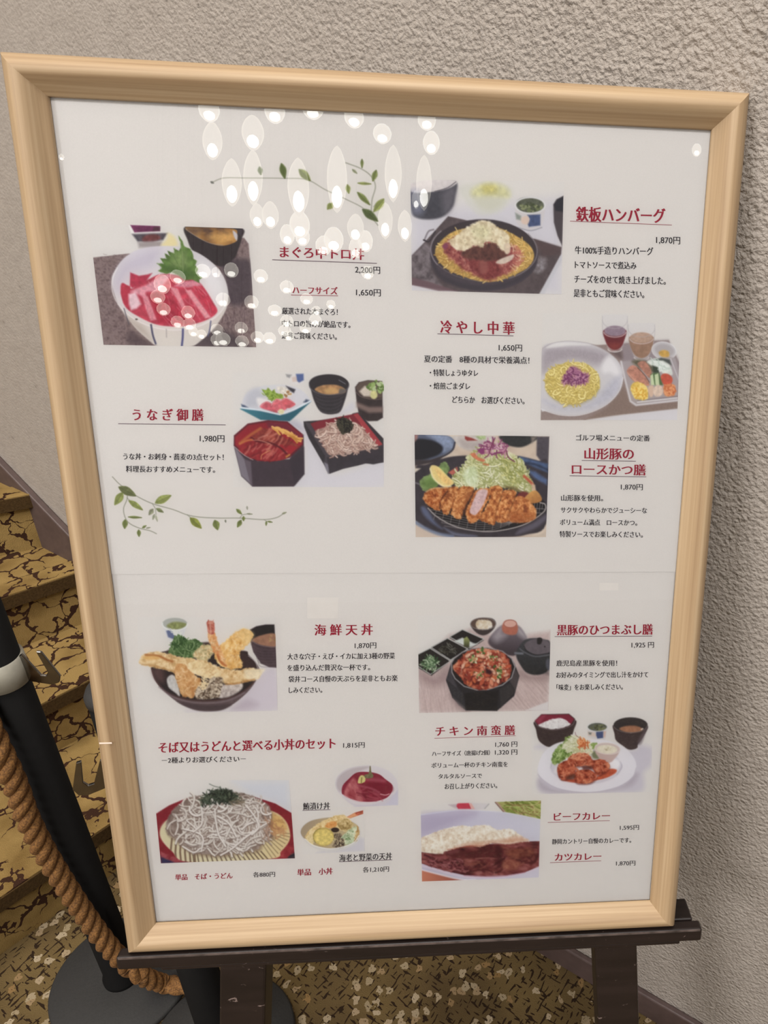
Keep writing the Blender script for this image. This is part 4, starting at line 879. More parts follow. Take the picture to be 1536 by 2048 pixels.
    p.poly([(700, 1010), (1000, 985), (1464, 880), (1464, 972)], (198, 190, 202), soft=8, al=.9)
    p.grain()
    return p

def dish_soba():
    p = Pic('soba_tray_photo', 300, 1550, 5.12, [(25, 60), (1420, 60), (1482, 862), (106, 914)], seed=21)
    p.poly([(850, 70), (1425, 60), (1450, 400), (1200, 280), (1000, 200)], (196, 196, 204), soft=60, al=.8)
    tr = [(45, 412), (190, 320), (370, 245), (760, 200), (1060, 230), (1280, 300), (1448, 398), (1480, 862), (106, 914)]
    p.poly(tr, (134, 32, 44), soft=4, amp=.06, sc=40)
    p.poly([(106, 830), (260, 900), (380, 904), (110, 914)], (46, 42, 78), soft=8)
    p.tex([(100, 790), (220, 840), (400, 900), (250, 905), (110, 850)], [(122, 30, 44), (170, 76, 84)], 40, 3, smooth=False, soft=8, al=.85)
    p.poly([(1380, 862), (1482, 800), (1482, 862)], (44, 40, 50), soft=8)
    p.tex([(1230, 866), (1420, 720), (1470, 760), (1400, 862)], [(140, 36, 46), (178, 66, 70)], 40, 5, smooth=False, soft=9)
    # bamboo mat
    mat = [(98, 590), (130, 510), (240, 420), (500, 330), (900, 320), (1240, 375), (1380, 470), (1430, 590), (1420, 690), (1340, 790), (1230, 868), (400, 900), (220, 790), (120, 680)]
    p.sp(mat, (208, 196, 162), soft=5, grad=(900, 500, 1400, 600, (212, 190, 140)))
    p.sp([(98, 590), (140, 500), (220, 480), (230, 640), (160, 700), (110, 650)], (206, 196, 158), soft=20, al=.8)
    p.tex([(1200, 400), (1340, 440), (1400, 560), (1300, 600), (1210, 600)], [(196, 150, 84), (214, 176, 108), (176, 124, 76)], 40, 8, soft=16)
    p.clip(mat)
    for k in range(6):
        x = 220 + k * 46
        p.line([(x, 660), (x - 14 + k * 3, 800), (x + k * 2, 920)], 17, (92, 62, 48), soft=5, al=.8)
    for k in range(17):
        x = 440 + k * 47
        p.line([(x - 10 - k * 3, 780 + min(k, 3) * 4), (x + 8 + k * 3, 920)], 12, (88, 66, 52), soft=4, al=.85)
    for k in range(9):
        p.line([(1150 + k * 26, 720 - k * 14), (1260 + k * 24, 880 - k * 34)], 8, (130, 106, 76), soft=4, al=.8)
    p.clip()
    nd = [(160, 590), (170, 470), (230, 370), (330, 280), (420, 235), (600, 200), (900, 190), (1060, 230), (1200, 310), (1240, 420), (1230, 560), (1260, 640), (1150, 680), (1100, 770), (900, 800), (720, 830), (560, 820), (400, 790), (260, 680)]
    p.sp([(a + 14, b + 22) for a, b in nd], (120, 92, 74), soft=20, al=.65)
    p.tex(nd, [(112, 92, 84), (140, 120, 110), (164, 146, 136)], 40, 9, soft=8, edge=12)
    ncol = [(206, 196, 186), (190, 176, 166), (216, 208, 200), (174, 158, 148)]
    p.strands(nd, 170, 170, 15, ncol, ang=.4, spread=3, curl=.8, soft=4, shade=(112, 90, 82))
    p.strands([(900, 300), (1200, 330), (1230, 620), (1100, 720), (960, 560)], 40, 190, 13, ncol + [(176, 146, 128)], ang=1.1, spread=.8, curl=.5, soft=4, shade=(120, 92, 80))
    p.strands(nd, 90, 210, 15, [(220, 212, 206), (208, 198, 190), (212, 204, 196)], ang=.9, spread=2, curl=.7, soft=4, shade=(120, 100, 92))
    for q in ([(660, 360), (670, 480), (700, 620), (770, 740)], [(720, 830), (840, 760), (960, 660), (1100, 560), (1210, 490)], [(960, 300), (1060, 420), (1110, 540), (1040, 620)], [(690, 430), (800, 500), (860, 600), (880, 640)], [(340, 560), (480, 600), (540, 660), (520, 790)], [(330, 740), (440, 800), (510, 760)], [(520, 330), (530, 420), (520, 520), (440, 590)]):
        p.line([(a, b + 8) for a, b in q], 20, (112, 92, 84), smooth=True, soft=6, al=.6)
        p.line(q, 16, (220, 212, 206), smooth=True, soft=4)
    p.strands([(1200, 480), (1300, 520), (1380, 600), (1260, 640)], 26, 110, 10, [(190, 140, 96), (160, 110, 78)], ang=.7, spread=.8, soft=5, al=.7)
    nori = [(500, 260), (560, 200), (640, 160), (780, 155), (880, 200), (930, 260), (860, 300), (700, 290), (640, 310), (520, 310)]
    p.tex([(600, 220), (660, 160), (790, 155), (880, 210), (860, 280), (700, 280)], [(34, 40, 34), (60, 66, 54)], 24, 6, soft=12, edge=12)
    p.strands(nori, 110, 80, 9, [(44, 54, 44), (70, 82, 66), (30, 36, 32), (88, 96, 76)], ang=0, spread=3, curl=.4, soft=4)
    p.line([(605, 100), (660, 125), (708, 134)], 7, (104, 110, 100), smooth=True, soft=4)
    p.line([(585, 158), (640, 185)], 8, (70, 78, 68), soft=4)
    p.strands([(800, 290), (960, 250), (1010, 290), (880, 330)], 16, 70, 10, [(84, 76, 62), (130, 112, 92)], ang=.1, spread=.5, soft=6, al=.7)
    p.grain()
    return p

def dish_marinated():
    p = Pic('marinated_tuna_photo', 590, 1525, 7.144, [(540, 40), (1470, 30), (1476, 622), (560, 660)], step=.6, seed=23)
    p.poly([(840, 630), (1250, 560), (1440, 420), (1476, 380), (1476, 622), (860, 645)], (192, 186, 200), soft=16, al=.9)
    p.sp([(575, 320), (600, 210), (720, 110), (880, 65), (1100, 55), (1300, 110), (1420, 210), (1470, 330), (1430, 450), (1280, 560), (1060, 620), (860, 600), (700, 520), (610, 430)], (206, 198, 200), soft=6)
    p.sp([(585, 320), (620, 210), (740, 120), (900, 75), (1080, 70), (900, 150), (760, 260), (660, 420), (610, 400)], (184, 172, 174), soft=18)
    p.sp([(680, 500), (850, 600), (1060, 620), (1280, 560), (1400, 470), (1300, 600), (1060, 640), (840, 630)], (198, 190, 196), soft=14)
    p.sp([(665, 440), (680, 340), (760, 250), (880, 155), (1060, 148), (1200, 180), (1290, 250), (1386, 330), (1380, 430), (1300, 520), (1150, 565), (980, 570), (820, 535), (700, 480)], (140, 40, 58), soft=6, amp=.14, sc=60)
    p.tex([(700, 470), (750, 330), (840, 230), (900, 330), (960, 480), (960, 565), (820, 535)], [(150, 52, 62), (178, 88, 94), (196, 116, 116)], 60, 4, soft=16, rot=1.1, sx=2.2)
    p.sp([(960, 240), (1100, 230), (1290, 260), (1250, 300), (1050, 280)], (170, 76, 92), soft=18, al=.7)
    p.sp([(1000, 300), (1240, 300), (1380, 350), (1370, 430), (1150, 450), (1000, 400)], (124, 28, 46), soft=26, al=.8)
    p.line([(900, 340), (1080, 380), (1200, 440)], 26, (164, 76, 92), smooth=True, soft=14, al=.8)
    p.strands([(900, 380), (1200, 450), (1250, 530), (950, 540)], 14, 160, 16, [(170, 74, 88), (116, 26, 42)], ang=.3, spread=.3, curl=.2, soft=12, al=.6)
    p.line([(1220, 462), (1290, 476), (1345, 460)], 10, (222, 170, 172), smooth=True, soft=6)
    p.line([(690, 470), (820, 545), (980, 578), (1150, 572), (1310, 520)], 6, (212, 170, 176), smooth=True, soft=4, al=.7)
    p.sp([(895, 300), (915, 220), (955, 192), (1000, 220), (1000, 280), (970, 300), (940, 310)], (206, 196, 122), soft=7, amp=.08)
    p.line([(950, 230), (945, 300)], 14, (132, 112, 58), soft=7)
    p.sp([(990, 190), (1050, 165), (1065, 70), (1078, 68), (1090, 150), (1115, 190), (1100, 230), (1010, 235)], (120, 112, 76), soft=6, amp=.18, sc=24)
    p.grain()
    return p

def dish_vegetable():
    p = Pic('vegetable_tempura_photo', 590, 1525, 7.144, [(40, 690), (976, 660), (996, 1280), (90, 1325)], step=.6, seed=25)
    p.poly([(880, 1060), (990, 1100), (992, 1280), (560, 1296), (300, 1306)], (196, 190, 196), soft=26, al=.9)
    p.sp([(68, 1010), (110, 910), (230, 830), (420, 795), (620, 800), (840, 860), (930, 960), (930, 1080), (840, 1190), (640, 1270), (460, 1285), (280, 1240), (140, 1140)], (204, 198, 196), soft=6)
    p.sp([(78, 1010), (120, 915), (240, 840), (430, 803), (560, 800), (700, 820), (880, 900), (915, 1000), (900, 1080), (820, 1160), (640, 1225), (460, 1238), (260, 1190), (130, 1100)], (160, 140, 116), soft=7, grad=(100, 900, 800, 1100, (190, 168, 128)))
    def fry(pts, seed, cols=TEM, n=24, al=.55):
        p.tex(pts, cols, 44, seed, soft=8, edge=14, esc=24, smooth=True)
        p.strands(pts, n, 44, 10, [(232, 214, 176), (196, 158, 100), (222, 196, 140)], spread=3, curl=.5, soft=6, al=al, inset=.15)
    fry([(820, 960), (880, 920), (915, 1000), (900, 1090), (840, 1150), (830, 1050)], 61, [(140, 96, 52), (176, 132, 78), (206, 170, 116)])
    fry([(170, 1010), (300, 900), (430, 830), (620, 760), (740, 780), (820, 900), (760, 1000), (560, 960), (400, 960), (260, 1100), (240, 1180), (150, 1100)], 62, [(196, 160, 100), (216, 188, 132), (226, 206, 160)], n=50)
    p.tex([(430, 930), (470, 870), (560, 850), (600, 900), (520, 950)], [(206, 132, 66), (222, 164, 96)], 30, 5, soft=12, edge=8)
    p.tex([(600, 900), (680, 820), (760, 830), (830, 900), (760, 980), (690, 990)], [(140, 112, 62), (186, 158, 104), (212, 190, 142)], 34, 6, soft=12, edge=10)
    p.poly([(740, 790), (860, 725), (970, 695), (972, 745), (880, 775), (790, 805)], (186, 92, 66), soft=6, amp=.2, sc=26)
    p.poly([(740, 790), (850, 730), (880, 770), (780, 810)], (216, 150, 104), soft=10)
    p.line([(870, 735), (965, 705)], 10, (146, 52, 44), soft=6)
    p.ell(570, 975, 58, 34, (52, 38, 36), soft=8)
    p.ell(405, 1075, 150, 132, (186, 160, 84), soft=8, amp=.1)
    p.ell(408, 1078, 134, 116, (214, 192, 110), soft=12, amp=.14, sc=40)
    p.ring(405, 1075, 148, 128, 9, (124, 116, 62), a0=140, a1=250, soft=6, al=.8)
    p.tex([(150, 1080), (240, 1040), (260, 1180), (200, 1160)], [(206, 180, 126), (226, 208, 160)], 24, 4, soft=10, edge=8)
    p.tex([(560, 1030), (660, 1040), (700, 1200), (600, 1225), (530, 1210), (580, 1120)], [(74, 60, 50), (122, 104, 86), (170, 152, 126)], 34, 7, soft=10, edge=10, con=2.2)
    p.strands([(550, 1040), (660, 1060), (690, 1200), (560, 1210)], 20, 70, 9, [(206, 190, 150), (70, 56, 48)], spread=3, curl=.6, soft=5, al=.8)
    p.tex([(660, 1080), (740, 1000), (830, 930), (880, 940), (850, 1050), (830, 1150), (720, 1190), (700, 1120)], [(150, 166, 128), (194, 200, 166), (216, 216, 190)], 34, 8, soft=9, edge=12)
    p.dots([(700, 1060), (820, 980), (820, 1100), (730, 1150)], 14, 8, 18, [(120, 144, 100), (104, 128, 84)], al=.7, soft=6)
    p.line([(140, 1105), (260, 1195), (460, 1242), (640, 1228), (830, 1160), (915, 1050)], 13, (220, 214, 210), smooth=True, soft=5)
    p.grain()
    return p
# ---------------------------------------------------------------- helpers
COL = S.collection

def obj(name, me, mat=None, parent=None, label=None):
    o = bpy.data.objects.new(name, me)
    COL.objects.link(o)
    if mat is not None:
        for m in (mat if isinstance(mat, (list, tuple)) else [mat]):
            me.materials.append(m)
    if parent is not None:
        o.parent = parent
    if label:
        o['label'] = label
    return o

def thing(name, label, cat, loc=(0, 0, 0), rot=(0, 0, 0), group=None):
    o = bpy.data.objects.new(name, None)
    COL.objects.link(o)
    o.empty_display_size = 0.05
    o.location, o.rotation_euler = loc, rot
    o['label'], o['category'] = label, cat
    if group:
        o['group'] = group
    return o

class MB:
    def __init__(s):
        s.v, s.f, s.sm = [], [], []
    def add(s, verts, faces, smooth=False):
        n = len(s.v)
        s.v += [tuple(p) for p in verts]
        s.f += [tuple(i + n for i in f) for f in faces]
        s.sm += [smooth] * len(faces)
        return s
    def box(s, lo, hi):
        x0, y0, z0 = lo
        x1, y1, z1 = hi
        V = [(x, y, z) for z in (z0, z1) for y in (y0, y1) for x in (x0, x1)]
        return s.add(V, [(0, 2, 3, 1), (4, 5, 7, 6), (0, 1, 5, 4), (2, 6, 7, 3), (0, 4, 6, 2), (1, 3, 7, 5)])
    def prism(s, poly, z0, z1):
        n = len(poly)
        V = [(x, y, z0) for x, y in poly] + [(x, y, z1) for x, y in poly]
        return s.add(V, [tuple(range(n))[::-1], tuple(range(n, 2 * n))] + [(i, (i + 1) % n, n + (i + 1) % n, n + i) for i in range(n)])
    def lathe(s, prof, n=48, smooth=True, c=(0, 0)):
        V, F = [], []
        for r, z in prof:
            for k in range(n):
                a = 2 * math.pi * k / n
                V.append((c[0] + r * math.cos(a), c[1] + r * math.sin(a), z))
        for i in range(len(prof) - 1):
            for k in range(n):
                F.append((i * n + k, i * n + (k + 1) % n, (i + 1) * n + (k + 1) % n, (i + 1) * n + k))
        return s.add(V, F, smooth)
    def mesh(s, name):
        m = bpy.data.meshes.new(name)
        m.from_pydata(s.v, [], s.f)
        m.polygons.foreach_set('use_smooth', s.sm)
        m.update()
        return m

def bevel(o, w, seg=2):
    b = o.modifiers.new('bevel', 'BEVEL')
    b.width, b.segments, b.limit_method, b.angle_limit = w, seg, 'ANGLE', math.radians(35)
    return o

def lin(c):
    c = [x / 255. for x in c]
    return [x / 12.92 if x <= .04045 else ((x + .055) / 1.055) ** 2.4 for x in c]

def material(name):
    m = bpy.data.materials.new(name)
    m.use_nodes = True
    nt = m.node_tree
    return m, nt, nt.nodes['Principled BSDF'], nt.nodes, nt.links

def node(nt, kind, **kw):
    n = nt.nodes.new(kind)
    for k, v in kw.items():
        if k.startswith('i_'):
            n.inputs[k[2:].replace('_', ' ')].default_value = v
        else:
            setattr(n, k, v)
    return n

def ramp(nt, stops, interp='LINEAR'):
    r = nt.nodes.new('ShaderNodeValToRGB')
    r.color_ramp.interpolation = interp
    e = r.color_ramp.elements
    while len(e) < len(stops):
        e.new(.5)
    for k, (p, c) in zip(e, stops):
        k.position = p
        k.color = (*c, 1) if len(c) == 3 else c
    return r

def coords(nt, scale=(1, 1, 1), rot=(0, 0, 0), world=False):
    mp = nt.nodes.new('ShaderNodeMapping')
    mp.inputs['Scale'].default_value = scale
    mp.inputs['Rotation'].default_value = rot
    if world:
        g = nt.nodes.new('ShaderNodeNewGeometry')
        nt.links.new(g.outputs['Position'], mp.inputs['Vector'])
    else:
        g = nt.nodes.new('ShaderNodeTexCoord')
        nt.links.new(g.outputs['Object'], mp.inputs['Vector'])
    return mp.outputs[0]

def plain(name, col, rough=.5, metal=0., spec=.5, nsc=60., namp=.12, bump=0.):
    m, nt, b, N, L = material(name)
    n = node(nt, 'ShaderNodeTexNoise', i_Scale=nsc, i_Detail=3.)
    L.new(coords(nt), n.inputs['Vector'])
    c = lin(col)
    r = ramp(nt, [(.3, [x * (1 - namp) for x in c]), (.7, [min(1, x * (1 + namp)) for x in c])])
    L.new(n.outputs['Fac'], r.inputs[0])
    L.new(r.outputs[0], b.inputs['Base Color'])
    b.inputs['Roughness'].default_value = rough
    b.inputs['Metallic'].default_value = metal
    b.inputs['Specular IOR Level'].default_value = spec
    if bump:
        bp = node(nt, 'ShaderNodeBump', i_Strength=bump, i_Distance=.002)
        L.new(n.outputs['Fac'], bp.inputs['Height'])
        L.new(bp.outputs[0], b.inputs['Normal'])
    return m

# ---------------------------------------------------------------- materials
RELIEF = (-1.25, -.25, .20, .75)
def mat_stucco():
    m, nt, b, N, L = material('stucco_wall')
    v = coords(nt)
    a = node(nt, 'ShaderNodeTexNoise', i_Scale=180., i_Detail=3., i_Roughness=.55, i_Distortion=.2)
    L.new(v, a.inputs['Vector'])
    vo = node(nt, 'ShaderNodeTexVoronoi', i_Scale=210., feature='SMOOTH_F1')
    L.new(v, vo.inputs['Vector'])
    pits = node(nt, 'ShaderNodeTexNoise', i_Scale=55., i_Detail=2.)
    L.new(v, pits.inputs['Vector'])
    ad = node(nt, 'ShaderNodeMath', operation='MULTIPLY_ADD')
    L.new(vo.outputs['Distance'], ad.inputs[0])
    ad.inputs[1].default_value = -.5
    L.new(a.outputs['Fac'], ad.inputs[2])
    bp = node(nt, 'ShaderNodeBump', i_Strength=.9, i_Distance=.0065)
    L.new(ad.outputs[0], bp.inputs['Height'])
    L.new(bp.outputs[0], b.inputs['Normal'])
    dt = node(nt, 'ShaderNodeVectorMath', operation='DOT_PRODUCT')
    L.new(v, dt.inputs[0])
    dt.inputs[1].default_value = (.82656, -.56285, 0)
    big = node(nt, 'ShaderNodeTexNoise', i_Scale=3., i_Detail=2.)
    L.new(v, big.inputs['Vector'])
    sm = node(nt, 'ShaderNodeMath', operation='MULTIPLY_ADD')
    L.new(big.outputs['Fac'], sm.inputs[0])
    sm.inputs[1].default_value = .35
    L.new(dt.outputs['Value'], sm.inputs[2])
    mr = node(nt, 'ShaderNodeMapRange')
    for k_, v_ in zip((1, 2, 3, 4), RELIEF):
        mr.inputs[k_].default_value = v_
    L.new(sm.outputs[0], mr.inputs[0])
    L.new(mr.outputs[0], bp.inputs['Strength'])
    r = ramp(nt, [(.16, lin((108, 101, 94))), (.27, lin((158, 149, 140))), (.6, lin((166, 157, 148)))])
    L.new(pits.outputs['Fac'], r.inputs[0])
    L.new(r.outputs[0], b.inputs['Base Color'])
    b.inputs['Roughness'].default_value = .62
    b.inputs['Specular IOR Level'].default_value = .35
    return m

def mat_wood():
    m, nt, b, N, L = material('pale_wood')
    v = coords(nt, (1.8, 150, 150))
    n = node(nt, 'ShaderNodeTexNoise', i_Scale=1., i_Detail=5., i_Roughness=.6, i_Distortion=.4)
    L.new(v, n.inputs['Vector'])
    r = ramp(nt, [(.3, lin((148, 121, 90))), (.5, lin((170, 144, 111))), (.7, lin((187, 163, 131)))])
    L.new(n.outputs['Fac'], r.inputs[0])
    L.new(r.outputs[0], b.inputs['Base Color'])
    bp = node(nt, 'ShaderNodeBump', i_Strength=.15, i_Distance=.0006)
    L.new(n.outputs['Fac'], bp.inputs['Height'])
    L.new(bp.outputs[0], b.inputs['Normal'])
    b.inputs['Roughness'].default_value = .55
    return m

def mat_stair_carpet():
    m, nt, b, N, L = material('crackle_carpet')
    v = coords(nt, world=True)
    w = node(nt, 'ShaderNodeTexNoise', i_Scale=22., i_Detail=3.)
    L.new(v, w.inputs['Vector'])
    mix = node(nt, 'ShaderNodeMixRGB', blend_type='LINEAR_LIGHT', i_Fac=.035)
    L.new(v, mix.inputs[1])
    L.new(w.outputs['Color'], mix.inputs[2])
    vo = node(nt, 'ShaderNodeTexVoronoi', feature='DISTANCE_TO_EDGE', i_Scale=17.)
    L.new(mix.outputs[0], vo.inputs['Vector'])
    g = node(nt, 'ShaderNodeTexNoise', i_Scale=24., i_Detail=3.)
    L.new(v, g.inputs['Vector'])
    th = node(nt, 'ShaderNodeMapRange')
    th.inputs[1].default_value, th.inputs[2].default_value, th.inputs[3].default_value, th.inputs[4].default_value = .36, .72, .0, .095
    L.new(g.outputs['Fac'], th.inputs[0])
    lt = node(nt, 'ShaderNodeMath', operation='LESS_THAN')
    L.new(vo.outputs['Distance'], lt.inputs[0])
    L.new(th.outputs[0], lt.inputs[1])
    base = node(nt, 'ShaderNodeTexNoise', i_Scale=9., i_Detail=4.)
    L.new(v, base.inputs['Vector'])
    r = ramp(nt, [(.35, lin((118, 94, 54))), (.6, lin((152, 126, 78)))])
    L.new(base.outputs['Fac'], r.inputs[0])
    mx = node(nt, 'ShaderNodeMixRGB')
    L.new(lt.outputs[0], mx.inputs[0])
    L.new(r.outputs[0], mx.inputs[1])
    mx.inputs[2].default_value = (*lin((58, 38, 28)), 1)
    L.new(mx.outputs[0], b.inputs['Base Color'])
    f = node(nt, 'ShaderNodeTexNoise', i_Scale=500., i_Detail=2.)
    L.new(v, f.inputs['Vector'])
    bp = node(nt, 'ShaderNodeBump', i_Strength=.5, i_Distance=.003)
    L.new(f.outputs['Fac'], bp.inputs['Height'])
    L.new(bp.outputs[0], b.inputs['Normal'])
    b.inputs['Roughness'].default_value = .95
    b.inputs['Specular IOR Level'].default_value = .1
    return m

def mat_floor_carpet():
    m, nt, b, N, L = material('patterned_carpet')
    def dash(rot, seed):
        v0 = coords(nt, (1, 1, 1), (0, 0, rot), world=True)
        sc_ = node(nt, 'ShaderNodeMapping')
        sc_.inputs['Scale'].default_value = (48, 190, 1)
        L.new(v0, sc_.inputs['Vector'])
        v = sc_.outputs[0]
        n = node(nt, 'ShaderNodeTexNoise', i_Scale=1., i_Detail=1., i_Roughness=.3)
        n.noise_dimensions = '4D'
        n.inputs['W'].default_value = seed
        L.new(v, n.inputs['Vector'])
        g = node(nt, 'ShaderNodeMath', operation='GREATER_THAN')
        g.inputs[1].default_value = .62
        L.new(n.outputs['Fac'], g.inputs[0])
        return g.outputs[0]
    v = coords(nt, world=True)
    mx = node(nt, 'ShaderNodeMath', operation='MAXIMUM')
    L.new(dash(.62, 1.), mx.inputs[0])
    L.new(dash(.62 + math.pi / 2, 5.), mx.inputs[1])
    base = node(nt, 'ShaderNodeTexNoise', i_Scale=7., i_Detail=3.)
    L.new(v, base.inputs['Vector'])
    r = ramp(nt, [(.35, lin((88, 72, 48))), (.65, lin((108, 90, 58)))])
    L.new(base.outputs['Fac'], r.inputs[0])
    a = node(nt, 'ShaderNodeMixRGB')
    L.new(mx.outputs[0], a.inputs[0])
    L.new(r.outputs[0], a.inputs[1])
    a.inputs[2].default_value = (*lin((46, 34, 24)), 1)
    # cream blossoms
    dn = node(nt, 'ShaderNodeTexNoise', i_Scale=90., i_Detail=2.)
    L.new(v, dn.inputs['Vector'])
    dm = node(nt, 'ShaderNodeMixRGB', blend_type='LINEAR_LIGHT', i_Fac=.010)
    L.new(v, dm.inputs[1])
    L.new(dn.outputs['Color'], dm.inputs[2])
    vo = node(nt, 'ShaderNodeTexVoronoi', i_Scale=44.)
    vo.voronoi_dimensions = '2D'
    L.new(dm.outputs[0], vo.inputs['Vector'])
    l1 = node(nt, 'ShaderNodeMath', operation='LESS_THAN')
    l1.inputs[1].default_value = .30
    L.new(vo.outputs['Distance'], l1.inputs[0])
    sp = node(nt, 'ShaderNodeSeparateColor')
    L.new(vo.outputs['Color'], sp.inputs[0])
    l2 = node(nt, 'ShaderNodeMath', operation='GREATER_THAN')
    l2.inputs[1].default_value = .58
    L.new(sp.outputs[0], l2.inputs[0])
    mu = node(nt, 'ShaderNodeMath', operation='MULTIPLY')
    L.new(l1.outputs[0], mu.inputs[0])
    L.new(l2.outputs[0], mu.inputs[1])
    cc = ramp(nt, [(.0, lin((146, 130, 102))), (.5, lin((170, 154, 128))), (1., lin((132, 104, 66)))])
    L.new(sp.outputs[1], cc.inputs[0])
    c = node(nt, 'ShaderNodeMixRGB')
    L.new(mu.outputs[0], c.inputs[0])
    L.new(a.outputs[0], c.inputs[1])
    L.new(cc.outputs[0], c.inputs[2])
    l3 = node(nt, 'ShaderNodeMath', operation='LESS_THAN')
    l3.inputs[1].default_value = .05
    L.new(vo.outputs['Distance'], l3.inputs[0])
    m3 = node(nt, 'ShaderNodeMath', operation='MULTIPLY')
    L.new(l3.outputs[0], m3.inputs[0])
    L.new(mu.outputs[0], m3.inputs[1])
    d = node(nt, 'ShaderNodeMixRGB')
    L.new(m3.outputs[0], d.inputs[0])
    L.new(c.outputs[0], d.inputs[1])
    d.inputs[2].default_value = (*lin((70, 54, 38)), 1)
    L.new(d.outputs[0], b.inputs['Base Color'])
    f = node(nt, 'ShaderNodeTexNoise', i_Scale=500., i_Detail=2.)
    L.new(v, f.inputs['Vector'])
    bp = node(nt, 'ShaderNodeBump', i_Strength=.5, i_Distance=.003)
    L.new(f.outputs['Fac'], bp.inputs['Height'])
    L.new(bp.outputs[0], b.inputs['Normal'])
    b.inputs['Roughness'].default_value = .95
    b.inputs['Specular IOR Level'].default_value = .1
    return m

def mat_easel():
    m, nt, b, N, L = material('worn_dark_wood')
    v = coords(nt, (6, 60, 60))
    n = node(nt, 'ShaderNodeTexNoise', i_Scale=1., i_Detail=4.)
    L.new(v, n.inputs['Vector'])
    r = ramp(nt, [(.35, lin((27, 20, 18))), (.7, lin((38, 29, 27)))])
    L.new(n.outputs['Fac'], r.inputs[0])
    s = node(nt, 'ShaderNodeTexNoise', i_Scale=70., i_Detail=5., i_Roughness=.7, i_Distortion=1.5)
    L.new(coords(nt, (.6, 1, 1)), s.inputs['Vector'])
    g = ramp(nt, [(.655, (0, 0, 0)), (.69, (1, 1, 1))])
    L.new(s.outputs['Fac'], g.inputs[0])
    mx = node(nt, 'ShaderNodeMixRGB')
    L.new(g.outputs[0], mx.inputs[0])
    L.new(r.outputs[0], mx.inputs[1])
    mx.inputs[2].default_value = (*lin((120, 104, 98)), 1)
    L.new(mx.outputs[0], b.inputs['Base Color'])
    b.inputs['Roughness'].default_value = .38
    return m

def mat_rope():
    m, nt, b, N, L = material('twisted_rope_fibre')
    n = node(nt, 'ShaderNodeTexNoise', i_Scale=320., i_Detail=3.)
    L.new(coords(nt), n.inputs['Vector'])
    r = ramp(nt, [(.3, lin((84, 54, 25))), (.7, lin((146, 102, 52)))])
    L.new(n.outputs['Fac'], r.inputs[0])
    L.new(r.outputs[0], b.inputs['Base Color'])
    bp = node(nt, 'ShaderNodeBump', i_Strength=.7, i_Distance=.002)
    L.new(n.outputs['Fac'], bp.inputs['Height'])
    L.new(bp.outputs[0], b.inputs['Normal'])
    b.inputs['Roughness'].default_value = .85
    return m

PAPER_ALB = np.array([.80, .775, .755])      # the plain printing paper
def mat_paper():
    m, nt, b, N, L = material('printing_paper')
    n = node(nt, 'ShaderNodeTexNoise', i_Scale=900., i_Detail=2.)
    L.new(coords(nt), n.inputs['Vector'])
    r = ramp(nt, [(.3, tuple(PAPER_ALB * .985)), (.7, tuple(PAPER_ALB * 1.015))])
    L.new(n.outputs['Fac'], r.inputs[0])
    L.new(r.outputs[0], b.inputs['Base Color'])
    b.inputs['Roughness'].default_value = .7
    b.inputs['Specular IOR Level'].default_value = .2
    return m

def mat_print():
    m, nt, b, N, L = material('colour_print')
    a = node(nt, 'ShaderNodeVertexColor', layer_name='ink')
    L.new(a.outputs[0], b.inputs['Base Color'])
    b.inputs['Roughness'].default_value = .7
    b.inputs['Specular IOR Level'].default_value = .2
    return m

def mat_pane():
    m, nt, b, N, L = material('clear_acrylic')
    N.remove(b)
    t = node(nt, 'ShaderNodeBsdfTransparent')
    t.inputs[0].default_value = (.985, .985, .985, 1)
    g = node(nt, 'ShaderNodeBsdfGlossy', i_Roughness=.004)
    fr = node(nt, 'ShaderNodeFresnel', i_IOR=1.49)
    nz = node(nt, 'ShaderNodeTexNoise', i_Scale=9., i_Detail=1.)
    L.new(coords(nt), nz.inputs['Vector'])
    bp = node(nt, 'ShaderNodeBump', i_Strength=.012, i_Distance=.004)
    L.new(nz.outputs['Fac'], bp.inputs['Height'])
    L.new(bp.outputs[0], g.inputs['Normal'])
    mx = node(nt, 'ShaderNodeMixShader')
    L.new(fr.outputs[0], mx.inputs[0])
    L.new(t.outputs[0], mx.inputs[1])
    L.new(g.outputs[0], mx.inputs[2])
    L.new(mx.outputs[0], N['Material Output'].inputs[0])
    return m

def mat_glow(name, col, e, clear=0.):
    m, nt, b, N, L = material(name)
    N.remove(b)
    em = node(nt, 'ShaderNodeEmission', i_Strength=e)
    lw = node(nt, 'ShaderNodeTexNoise', i_Scale=14.)
    L.new(coords(nt), lw.inputs['Vector'])
    r = ramp(nt, [(.2, [x * .85 for x in col]), (.8, col)])
    L.new(lw.outputs['Fac'], r.inputs[0])
    L.new(r.outputs[0], em.inputs[0])
    out = em
    if clear:
        t = node(nt, 'ShaderNodeBsdfTransparent')
        out = node(nt, 'ShaderNodeMixShader')
        lwt = node(nt, 'ShaderNodeLayerWeight', i_Blend=.35)
        cr = ramp(nt, [(.35, (clear + .15,) * 3), (.75, (.05,) * 3)])
        L.new(lwt.outputs['Facing'], cr.inputs[0])
        L.new(cr.outputs[0], out.inputs[0])
        L.new(em.outputs[0], out.inputs[1])
        L.new(t.outputs[0], out.inputs[2])
    L.new(out.outputs[0], N['Material Output'].inputs[0])
    return m

